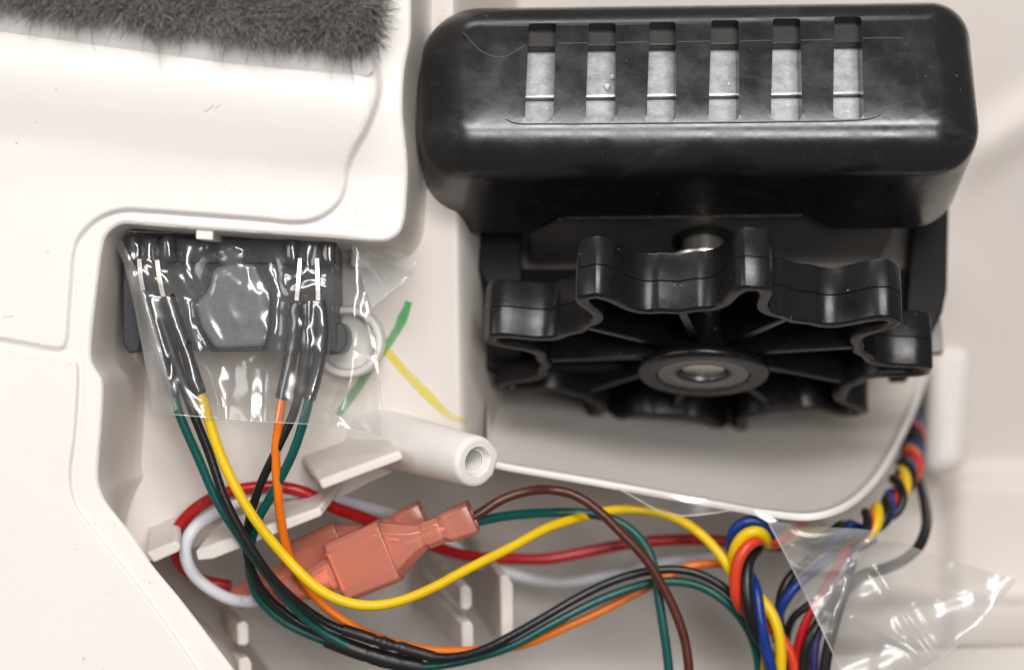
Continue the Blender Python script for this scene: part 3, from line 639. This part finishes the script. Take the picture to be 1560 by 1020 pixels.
ww = wire('white', [(432, 908, 10), (394, 914, 30), (358, 914, 52), (322, 898, 70), (291, 871, 86), (280, 838, 92), (291, 808, 90), (322, 784, 70), (362, 764, 60), (420, 752, 50), (470, 750, 46), (502, 756, 30), (574, 775, -40), (632, 790, -90), (690, 832, -150), (735, 861, -190), (771, 872, -205), (823, 885, -215), (870, 886, -215), (929, 874, -212), (975, 864, -208), (1050, 850, -200), (1150, 842, -190)], 9.4, 'thick white wire with faint print, looped inside the red one', name='white_wire')
# faint print on the white wire
def glyph(u, v, ang, strokes, sc_=9.0):
    ca_, sa_ = math.cos(ang), math.sin(ang); V = []; F = []
    for (x0, y0, x1, y1_) in strokes:
        a = np.array([x0, y0])*sc_; b = np.array([x1, y1_])*sc_; d = (b-a)/np.linalg.norm(b-a); n_ = np.array([-d[1], d[0]])*.55
        for q in (a-n_, b-n_, b+n_, a+n_):
            V.append((u+q[0]*ca_-q[1]*sa_, v+q[0]*sa_+q[1]*ca_))
        F.append(tuple(range(len(V)-4, len(V))))
    return V, F
wpath = np.array([(P3[0], P3[1], P3[2]) for P3 in uvz([(432, 908, 10), (394, 914, 30), (358, 914, 52), (322, 898, 70), (291, 871, 86), (280, 838, 92)], 1.5)])
GL = {'M': [(0, 0, 0, 1), (0, 1, .4, .4), (.4, .4, .8, 1), (.8, 1, .8, 0)], 'L': [(0, 0, 0, 1), (0, 0, .7, 0)], '1': [(.2, 0, .2, 1)], 'E': [(0, 0, 0, 1), (0, 0, .7, 0), (0, 1, .7, 1)]}
def wire_print(frac, ch):
    i = int(frac*(len(wpath)-3)); c = wpath[i]; t_ = wpath[i+2]-wpath[i]; t_ /= np.linalg.norm(t_)
    up_ = np.array([0, 0, 1.])-t_*t_[2]; up_ /= np.linalg.norm(up_); sd = np.cross(t_, up_)
    V = []; F = []
    for (x0, y0, x1, y1_) in GL[ch]:
        k_ = 4
        for s_ in range(k_):
            a = np.array([x0, y0])+(np.array([x1, y1_])-np.array([x0, y0]))*s_/k_; b = np.array([x0, y0])+(np.array([x1, y1_])-np.array([x0, y0]))*(s_+1)/k_
            d = b-a; d = d/np.linalg.norm(d); n_ = np.array([-d[1], d[0]])*.055
            for q in (a-n_, b-n_, b+n_, a+n_):
                ang = (q[1]-.5)*1.05-.62; V.append(c-t_*(q[0]-.4)*8.5+9.55*(math.cos(ang)*up_+math.sin(ang)*sd))
            F.append(tuple(range(len(V)-4, len(V))))
    obj('printed_letter', V, F, INK, ww, smooth=False)
for fr_, ch in ((.26, 'E'), (.37, '1'), (.60, 'L'), (.69, 'M')): wire_print(fr_, ch)
wire('brown', [(700, 797, 104), (725, 785, 106), (763, 760, 98), (806, 747, 90), (841, 745, 72), (876, 753, 76), (912, 777, 78), (947, 812, 78), (982, 848, 76), (1003, 880, 74), (1025, 921, 72), (1042, 967, 70), (1049, 1010, 70), (1052, 1060, 70)], 7.2, 'brown wire arching from the connector down to the bottom edge')
wire('green', [(700, 800, 94), (730, 793, 88), (780, 784, 60), (842, 780, 24), (880, 780, 22), (917, 785, 22), (950, 798, 26), (975, 820, 30), (992, 848, 34), (999, 880, 40), (1003, 910, 44), (1010, 952, 46), (1017, 1002, 46), (1022, 1060, 46)], 7.2, 'green wire from the connector bending down beside the brown one')
# the twisted harness on the right
AX = smooth_path(np.array([P(*q) for q in [(1150, 818, 30), (1180, 816, 10), (1225, 816, -10), (1270, 817, -26), (1310, 806, -60), (1345, 780, -100), (1372, 738, -180), (1389, 700, -290), (1388, 660, -420), (1372, 610, -600)]]), 4)
def helix(phase, rad=13.0, pitch=140.0, start=0.0):
    n_ = len(AX); T = np.gradient(AX, axis=0); T /= np.linalg.norm(T, axis=1)[:, None]
    u_ = np.array([0, 0, 1.])-T*T[:, 2:3]; u_ /= np.linalg.norm(u_, axis=1)[:, None]; s_ = np.cross(T, u_)
    L_ = np.r_[0, np.cumsum(np.linalg.norm(np.diff(AX, axis=0), axis=1))]
    a = phase+2*math.pi*L_/pitch
    kn = np.linspace(0, L_[-1], 9); a = a+np.interp(L_, kn, np.r_[0, RNG.normal(0, .55, 8)]); rad = rad*(1+np.interp(L_, kn, np.r_[0, RNG.uniform(-.45, .45, 8)]))[:, None]
    h = AX+rad*(np.cos(a)[:, None]*u_+np.sin(a)[:, None]*s_)
    return h[L_ >= start]
def hwire(col, front, phase, label, r=7.2, start=30, rad=13.0):
    h = helix(phase, rad, start=start)[::5]
    f = np.array([P(*q) for q in front]) if front else np.zeros((0, 3))
    path = smooth_path(np.vstack([f, h]), 4)
    o = tube(col.replace('coral', 'red')+'_wire', path, r, M[col], None, raw=True, wob=.01)
    return tag(o, label, 'wire', None)
hwire('yellow', [(1187, 1060, 30), (1189, 985, 36), (1181, 945, 36), (1164, 916, 28), (1142, 898, 8), (1122, 878, 20), (1117, 845, 44), (1128, 818, 56), (1148, 806, 60), (1164, 811, 54), (1168, 826, 30)], 2.6, 'yellow wire of the twisted harness, middle of the hairpin loop', 8.8)
hwire('coral', [(1216, 1060, 10), (1205, 996, 14), (1188, 970, 10), (1166, 948, 6), (1140, 934, 20), (1124, 915, 46), (1120, 884, 58), (1127, 848, 64), (1140, 830, 62), (1156, 821, 50), (1172, 826, 20)], 4.1, 'bright red wire of the twisted harness, inside of the hairpin loop', 8.8)
hwire('blue', [(1186, 1060, 36), (1167, 988, 48), (1158, 940, 52), (1152, 892, 36), (1138, 870, 0), (1120, 850, -4), (1115, 820, 24), (1123, 801, 36), (1142, 791, 40), (1162, 796, 38), (1173, 810, 30), (1178, 828, 10)], 5.9, 'dark blue wire of the twisted harness, outside of the hairpin loop', 8.8)
hwire('black', [(1182, 1060, 20), (1172, 995, 28), (1150, 962, 52), (1141, 925, 66), (1138, 885, 62), (1143, 850, 44), (1156, 836, 20)], .9, 'black wire of the twisted harness, front strand below the hairpin loop', 8.8)
hwire('violet', [(1243, 1060, 10), (1241, 990, 12), (1249, 955, 8), (1268, 915, -6), (1290, 880, -30), (1300, 850, -50)], 2.0, 'violet wire of the harness behind the hazy tape', 7.2, 175, 18)
hwire('black', [(1198, 1060, -20), (1192, 985, -10), (1187, 930, 0), (1193, 896, 2), (1210, 872, -4), (1235, 850, -30)], 5.0, 'black wire curving up beside the bright blue one', 7.4, 120, 19)
wire('blue', [(1184, 975, -14), (1184, 945, 4), (1190, 925, 18), (1206, 898, 22), (1230, 877, 16), (1262, 852, -10), (1300, 838, -60), (1330, 820, -110)], 8.0, 'short bright blue wire entering under the tape edge')
wire('black', [(1203, 1060, -30), (1198, 980, -20), (1205, 944, -6), (1232, 922, 0), (1262, 902, -10), (1290, 880, -40)], 6.2, 'black wire passing in front of the thin white one')
wire('white', [(1203, 1060, -44), (1202, 985, -44), (1206, 944, -40), (1220, 918, -36), (1245, 900, -36), (1280, 880, -60)], 6.5, 'thin white wire at the foot of the harness', name='white_wire')
wire('red', [(1210, 1060, 8), (1213, 1000, 12), (1222, 960, 20), (1241, 922, 24), (1263, 884, 12), (1280, 852, -10), (1292, 830, -30)], 7.0, 'dark red wire rising under the tape between two black ones', name='red_wire')
wire('black', [(1224, 1060, 16), (1224, 1015, 20), (1231, 977, 26), (1250, 944, 24), (1282, 905, 0), (1310, 880, -30)], 8.4, 'black wire directly beside the dark red one under the tape')
wire('black', [(1252, 1060, 40), (1257, 1010, 44), (1266, 965, 46), (1277, 925, 44), (1290, 893, 34), (1318, 874, 4), (1348, 866, -30), (1376, 853, -60), (1398, 834, -80), (1410, 805, -120), (1409, 770, -200), (1401, 735, -300), (1392, 690, -440), (1375, 640, -600)], 8.6, 'outermost black wire bowing round the right of the harness')

# ------------------------------------------------------------------ coral crimp connectors
def connector(c, ang, label, scale=1.0, zt=0.0):
    e = thing('crimp_connector', c, label, 'connector', 'coral crimp connectors')
    d = np.array([math.cos(ang), math.sin(ang), zt]); d /= np.linalg.norm(d); s_ = np.array([-d[1], d[0], 0]); s_ /= np.linalg.norm(s_); u_ = np.cross(d, s_)
    if u_[2] < 0: u_ = -u_
    def loft(name, secs, m, bw=0, parent=e, sub=True):
        V = []; F = []
        k_ = None
        for (x, hw, hh, ch) in secs:          # chamfered rectangle
            ch = min(ch, hw*.9, hh*.9)
            q = [(-hw+ch, hh), (hw-ch, hh), (hw, hh-ch), (hw, -hh+ch), (hw-ch, -hh), (-hw+ch, -hh), (-hw, -hh+ch), (-hw, hh-ch)]; k_ = 8
            for a, b in q: V.append(np.asarray(c)+scale*(d*x+s_*a+u_*b))
        for i in range(len(secs)-1): F += [(i*k_+j, i*k_+(j+1) % k_, (i+1)*k_+(j+1) % k_, (i+1)*k_+j) for j in range(k_)]
        F += [tuple(range(k_))[::-1], tuple(range((len(secs)-1)*k_, len(secs)*k_))]
        o = obj(name, V, F, m, parent)
        return bev(o, bw) if bw else o
    body = loft('housing', [(-50, 38, 16, 10), (-42, 46, 26, 7), (42, 47, 27, 7), (43, 42, 24, 8)], CORAL, 2.2)
    loft('neck', [(42, 44, 20, 14), (62, 34, 19, 14), (80, 25, 18, 12), (90, 20.5, 16, 9), (95, 18, 15, 9), (98, 20, 16, 8), (120, 20, 16, 8), (123, 18.5, 15, 8), (128, 21, 16.5, 8), (133, 22.5, 18, 6), (172, 25, 20, 5), (174, 24, 19, 5), (174.5, 15, 12, 5), (160, 13, 10, 5)], CORAL, 1.5)
    loft('terminal_sleeve', [(-150, 16, 13, 8), (-146, 19, 15, 8), (-80, 20, 16, 8), (-60, 24, 17, 9), (-48, 26, 18, 9)], CORAL, 1.5)
    V, F = sweep(np.array([np.asarray(c)+scale*d*x for x in (66, 72, 100, 126, 132)]), circ(18, 12*scale), radii=[.9, 1, 1, 1, .9]); obj('crimp_barrel', V, F, COP, e)
    loft('terminal', [(-118, 9, 6, 2), (-60, 11, 6, 2), (-52, 30, 4, 2), (30, 32, 4, 2), (60, 12, 5, 2)], COP, .8)
    return e
connector(P(556, 853, 105), math.radians(-22.5), 'translucent coral crimp connector in front, its right end holding brown and green wires', 1.0, .10)
connector(P(491, 853, 15), math.radians(-24), 'second coral crimp connector, mostly hidden behind the front one', .98, .05)

# ------------------------------------------------------------------ clear tape over the switch
def ridges(uv, lst):
    z = np.zeros(len(uv))
    for line, h, wd in lst:
        d = polydist(uv, smooth_path(line, 6)); z += h*np.exp(-(d/wd)**2)
    return z
def crease_set(n_, x0, x1, y0, y1, lmin, lmax, amp, wd, seed):
    r = np.random.default_rng(seed); out = []
    for _ in range(n_):
        c = np.array([r.uniform(x0, x1), r.uniform(y0, y1)]); a = r.normal(1.25, .5) if r.random() < .7 else r.uniform(0, 3.14); L_ = r.uniform(lmin, lmax)/2
        d = np.array([math.cos(a), math.sin(a)])*L_; out.append((c-d, c+d, amp*r.choice([-1, 1])*r.uniform(.4, 1), wd*r.uniform(.7, 1.5)))
    return out
def creases(uv, lst):
    z = np.zeros(len(uv))
    for a, b, h, w_ in lst:
        d = b-a; t_ = ((uv-a)@d)/(d@d); q = uv-(a+np.clip(t_, 0, 1)[:, None]*d); dist = np.sqrt((q*q).sum(1))
        z += h*np.clip(1-dist/w_, 0, 1)*np.clip(1-np.abs(t_-.5)*1.9, 0, 1)**.5
    return z
CS1 = crease_set(16, 190, 570, 370, 640, 50, 140, 2.2, 9, 3)
CS2 = crease_set(22, 1190, 1520, 810, 1010, 60, 200, 3.2, 13, 5)
RL = [([(168, 352), (190, 400), (212, 470), (226, 540), (234, 628)], 8, 6), ([(182, 362), (202, 405), (222, 470), (240, 550), (246, 628)], 6, 6), ([(213, 370), (216, 440), (238, 520), (262, 600)], 5, 5),
      ([(360, 372), (382, 380), (396, 408), (411, 440), (412, 490), (402, 530), (392, 545)], 9, 8), ([(220, 402), (250, 420), (275, 445), (298, 462)], 4, 5), ([(268, 398), (292, 440), (305, 455)], 4, 5),
      ([(432, 410), (436, 440), (450, 432), (490, 425), (512, 440)], 5, 6), ([(528, 360), (526, 400), (540, 450), (556, 500), (572, 560), (581, 665)], 3, 8), ([(470, 455), (468, 500), (466, 560)], 5, 5),
      ([(495, 470), (497, 520), (482, 600)], 4, 5), ([(300, 464), (296, 500), (310, 532)], 4, 5), ([(345, 362), (352, 372)], 6, 8)]
GX0, GY0, GC = 130.0, 320.0, 2.5
gx = np.arange(GX0, 620, GC); gy = np.arange(GY0, 700, GC)
GG = np.stack(np.meshgrid(gx, gy), -1); gflat = GG.reshape(-1, 2)
hm = np.full(len(gflat), 168.0)
def put(poly, h):
    global hm
    hm = np.where(inside(gflat, poly), np.maximum(hm, h), hm)
def putl(line, h, w_):
    global hm
    d = polydist(gflat, line); hm = np.where(d < w_, np.maximum(hm, h-w_+np.sqrt(np.maximum(w_*w_-d*d, 0))), hm)
put([(189, 364), (511, 366), (511, 534), (187, 534)], 172); put([(188, 362), (513, 364), (513, 402), (188, 400)], 182)
for a, b, y0, y1 in ((191, 214, 359, 399), (241, 268, 359, 399), (434, 456, 364, 404), (490, 513, 366, 404)): putl([((a+b)/2, y0+4), ((a+b)/2, y1-4)], 205, 12)
put([(325, 408), (352, 402), (388, 402), (400, 430), (411, 445), (409, 495), (402, 528), (328, 532), (306, 500), (297, 462), (318, 440)], 209)
putl([(340, 384), (368, 384)], 204, 12)
for ln in ([(219, 442), (228, 485), (245, 545), (266, 603), (274, 640)], [(232, 448), (266, 550), (288, 604), (298, 650)], [(256, 450), (281, 525), (305, 600), (322, 660)], [(450, 462), (448, 510), (440, 560), (429, 607), (422, 660)], [(470, 458), (464, 555), (456, 603), (440, 650)], [(487, 458), (491, 500), (485, 555), (471, 608), (455, 660)]): putl(ln, 220, 10)
putl([(533, 520), (533, 521)], 130, 52)
hm = hm.reshape(GG.shape[:2])
def dil(h, k):
    o = h.copy()
    for dy in range(-k, k+1):
        for dx in range(-k, k+1):
            if dx*dx+dy*dy <= k*k: o = np.maximum(o, np.roll(np.roll(h, dy, 0), dx, 1))
    return o
def blur(h, s_):
    r = int(3*s_)+1; kx = np.exp(-.5*(np.arange(-r, r+1)/s_)**2); kx /= kx.sum()
    p = np.pad(h, r, mode='edge'); p = np.apply_along_axis(lambda q: np.convolve(q, kx, 'valid'), 0, p); return np.apply_along_axis(lambda q: np.convolve(q, kx, 'valid'), 1, p)
DR = np.maximum(blur(dil(hm, 2), 1.6), blur(dil(hm, 9), 6.0)-14)
DR = blur(np.maximum(DR, blur(dil(hm, 18), 10)-30), 2.1)
CRN = RNG.normal(0, 1, DR.shape); CR = blur(CRN, 3.0); CR = CR/CR.std(); CR2 = blur(np.roll(CRN, 37, 1), 7.0); CR2 = CR2/CR2.std()
DR = DR+2.0-1.6*np.abs(CR2)-.12*np.abs(CR)
def tape_z(uv):
    u, v = uv[:, 0], uv[:, 1]
    fx = np.clip((u-GX0)/GC, 0, DR.shape[1]-1.01); fy = np.clip((v-GY0)/GC, 0, DR.shape[0]-1.01); ix = fx.astype(int); iy = fy.astype(int); fx = fx-ix; fy = fy-iy
    z = (DR[iy, ix]*(1-fx)+DR[iy, ix+1]*fx)*(1-fy)+(DR[iy+1, ix]*(1-fx)+DR[iy+1, ix+1]*fx)*fy
    st = 6*np.exp(-((u-381)/20)**2)*sstep((v-530)/25)+.12*np.clip(v-538, 0, 200)*np.exp(-((u-381)/30)**2)
    return z+3+st+.5*ridges(uv, RL)+creases(uv, CS1)
TO = smooth_path([(165, 351), (240, 354), (330, 354), (430, 360), (500, 362), (528, 358), (545, 362), (548, 400), (558, 450), (572, 520), (579, 590), (582, 667)], 5)
TO2 = smooth_path([(582, 667), (545, 656), (500, 648), (460, 645), (380, 641), (300, 634), (232, 628)], 5)
TO3 = smooth_path([(232, 628), (222, 560), (208, 480), (190, 405), (165, 351)], 5)
tape = thing('clear_tape', P(370, 500, 214), 'crumpled clear adhesive tape stuck over the dark grey switch', 'tape')
def thin(o, t=.6):
    m = o.modifiers.new('thickness', 'SOLIDIFY'); m.thickness = t*S; return o
sheet('film', np.vstack([TO[:-1], TO2[:-1], TO3[:-1]]), tape_z, 3.2, TAPE, tape, smooth='all')
fl = np.array([(530, 359), (560, 366), (600, 380), (636, 397), (628, 418), (600, 440), (566, 468), (556, 440), (545, 400)], float)
def flap_z(uv):
    u, v = uv[:, 0], uv[:, 1]
    return 190-.35*(u-530)+ridges(uv, [([(535, 362), (580, 392), (632, 412)], 10, 8), ([(545, 372), (575, 405), (590, 425)], 4, 5), ([(560, 366), (636, 398)], 6, 5)])
sheet('folded_flap', roundpoly(fl, 4), flap_z, 3.5, TAPE_FOLD, tape, smooth='all')
fl2 = np.array([(167, 354), (186, 366), (208, 410), (238, 500), (262, 600), (272, 624), (248, 632), (232, 627), (224, 570), (205, 470), (188, 400)], float)
sheet('folded_edge', roundpoly(fl2, 6), lambda q: tape_z(q)+9+3*np.sin(q[:, 0]*.2), 3.5, TAPE_FOLD, tape, smooth='all')
for ln in (TO2, TO, np.vstack([fl[3:7]])):
    ln = smooth_path(ln, 5); zz = tape_z(ln) if ln is not None and len(ln) > 20 and ln[:, 0].max() < 585 else flap_z(ln)
    V, F = sweep(Pn(ln, zz), circ(5, .75)); obj('cut_edge', V, F, TAPE_EDGE, tape)

# hazy tape over the harness
tape2 = thing('clear_tape', P(1350, 900, 30), 'hazy clear tape sheet over the twisted harness at the lower right', 'tape')
RL2 = [([(1170, 796), (1195, 840), (1215, 862), (1265, 868), (1300, 862), (1312, 838), (1330, 825), (1375, 823)], 10, 8), ([(1195, 800), (1230, 812), (1290, 815), (1340, 815)], 16, 22), ([(1205, 838), (1240, 850)], 6, 5),
       ([(1335, 868), (1380, 930), (1430, 1000)], 6, 6), ([(1300, 940), (1350, 965), (1415, 1005)], 5, 5), ([(1395, 920), (1420, 960), (1440, 1000)], 5, 5), ([(1290, 886), (1276, 925), (1266, 965)], 12, 12), ([(1548, 882), (1500, 945), (1445, 992)], 6, 6)]
def tape2_z(uv):
    u, v = uv[:, 0], uv[:, 1]
    z = 62-.20*(u-1170)+.05*(v-800)+4*np.sin(u*.033+v*.05)+2.0*np.sin(v*.11+u*.03)
    return z+ridges(uv, RL2)+creases(uv, CS2)
T2 = [smooth_path([(1170, 794), (1215, 880), (1265, 985), (1300, 1060)], 6), smooth_path([(1300, 1060), (1350, 1040), (1405, 1018), (1445, 992), (1490, 950), (1548, 882)], 6), smooth_path([(1548, 882), (1470, 858), (1400, 836), (1376, 824), (1330, 808), (1260, 802), (1170, 794)], 6)]
sheet('film', np.vstack([t_[:-1] for t_ in T2]), tape2_z, 4, TAPE2, tape2, smooth='all')
for t_ in T2[:2]:
    V, F = sweep(Pn(t_, tape2_z(t_)), circ(5, 1.0)); obj('cut_edge', V, F, TAPE_EDGE, tape2)
strip = [smooth_path([(940, 742), (975, 762), (1005, 778), (1040, 785), (1080, 782), (1120, 777), (1150, 784), (1172, 796)], 5), np.array([(1185, 793), (1140, 768), (1080, 760), (1000, 748)], float)]
sz = lambda q: 40+.1*(q[:, 0]-940)+3*np.sin(q[:, 0]*.05)
sheet('film_strip', np.vstack(strip), sz, 6, TAPE, tape2, smooth='all')
V, F = sweep(Pn(strip[0], sz(strip[0])), circ(5, 1.0)); obj('cut_edge', V, F, TAPE_EDGE, tape2)

# ------------------------------------------------------------------ brush strip
brush = thing('brush_strip', P(280, 60, 300), 'dense grey pile brush strip along the top of the face panel', 'brush strip')
def low_edge(u): return np.interp(u, [-300, 0, 120, 350, 480, 566], [10, 47, 64, 97, 109, 116])
bo = np.array([(u, low_edge(u)) for u in range(-280, 567, 12)]+[(568, 108), (570, 40), (572, -200), (-280, -200)], float)
sheet('backing', bo, lambda q: 316+0*q[:, 0]-.5*np.clip(q[:, 1]-(low_edge(q[:, 0])-8), 0, 9), 14, mat('grey_carrier', (.74, .72, .70), .35, .5, var=.1, vscale=100), brush, wall=14, smooth=True)
def fibres(n_):
    u = RNG.uniform(-230, 566, n_); dd = RNG.beta(1.0, 1.15, n_)*130+60
    v = low_edge(u)-dd-10*np.sin(u*.045)*.5+4
    z0 = np.full(n_, 314.)
    base = Pn(np.stack([u, v], 1), z0)
    cl = np.sin(u*.06+.05*v)+np.sin(u*.023-v*.08+2)+.6*np.sin(u*.13+v*.11)
    cl2 = np.cos(u*.05-v*.07)+np.sin(u*.017+v*.09+1)+.6*np.cos(u*.15-v*.1)
    near = np.exp(-(dd-60)/16)
    dirv = np.stack([.06*cl+RNG.normal(0, .20, n_)+.9*np.exp(-(566-u)/9), .05+.06*cl2+.35*near+RNG.normal(0, .20, n_), np.full(n_, 1.0)], 1)
    dirv /= np.linalg.norm(dirv, axis=1)[:, None]
    ln = RNG.uniform(34, 54, n_)*(1-.12*cl2*.4)
    bend = np.stack([RNG.normal(0, .22, n_)+.06*cl, .10+.22*near+RNG.normal(0, .2, n_), -.15-0*u], 1)
    side = np.cross(dirv, RNG.normal(0, 1, (n_, 3))); side /= np.linalg.norm(side, axis=1)[:, None]; s2 = np.cross(dirv, side)
    V = []; rr = RNG.uniform(.36, .62, n_)
    for t_, w_ in ((0, 1.0), (.5, 1.0), (.85, .8)):
        p = base+dirv*(ln*t_)[:, None]+bend*(ln*t_*t_)[:, None]
        for a in range(3): V.append(p+(rr*w_)[:, None]*(math.cos(a*2.094)*side+math.sin(a*2.094)*s2))
    V.append(base+dirv*ln[:, None]+bend*ln[:, None])
    V = np.stack(V, 1); idx = np.arange(n_)*10
    Fq = []; Ft = []
    for r in range(2):
        for a in range(3):
            b = (a+1) % 3; Fq.append(np.stack([idx+r*3+a, idx+r*3+b, idx+r*3+3+b, idx+r*3+3+a], 1))
    for a in range(3): Ft.append(np.stack([idx+6+a, idx+6+(a+1) % 3, idx+9], 1))
    shade = np.clip(RNG.beta(1.2, 1.7, n_)+.05*cl, 0, 1)
    return V.reshape(-1, 3), np.vstack(Fq), np.vstack(Ft), np.repeat(shade, 10)
V, Fq, Ft, sh = fibres(56000)
v = W(V); c = (v.min(0)+v.max(0))/2
me = bpy.data.meshes.new('bristles'); me.vertices.add(len(v)); me.vertices.foreach_set('co', (v-c).astype(np.float32).ravel())
lt = np.r_[Fq.ravel(), Ft.ravel()]; me.loops.add(len(lt)); me.loops.foreach_set('vertex_index', lt.astype(np.int32))
me.polygons.add(len(Fq)+len(Ft)); me.polygons.foreach_set('loop_start', np.r_[np.arange(len(Fq))*4, len(Fq)*4+np.arange(len(Ft))*3].astype(np.int32))
me.update(calc_edges=True); me.validate()
me.polygons.foreach_set('use_smooth', [True]*len(me.polygons))
a = me.attributes.new('shade', 'FLOAT', 'POINT'); a.data.foreach_set('value', sh.astype(np.float32))
me.materials.append(FIBRE); bo_ = bpy.data.objects.new('bristles', me); link(bo_, brush, c); bo_['kind'] = 'stuff'
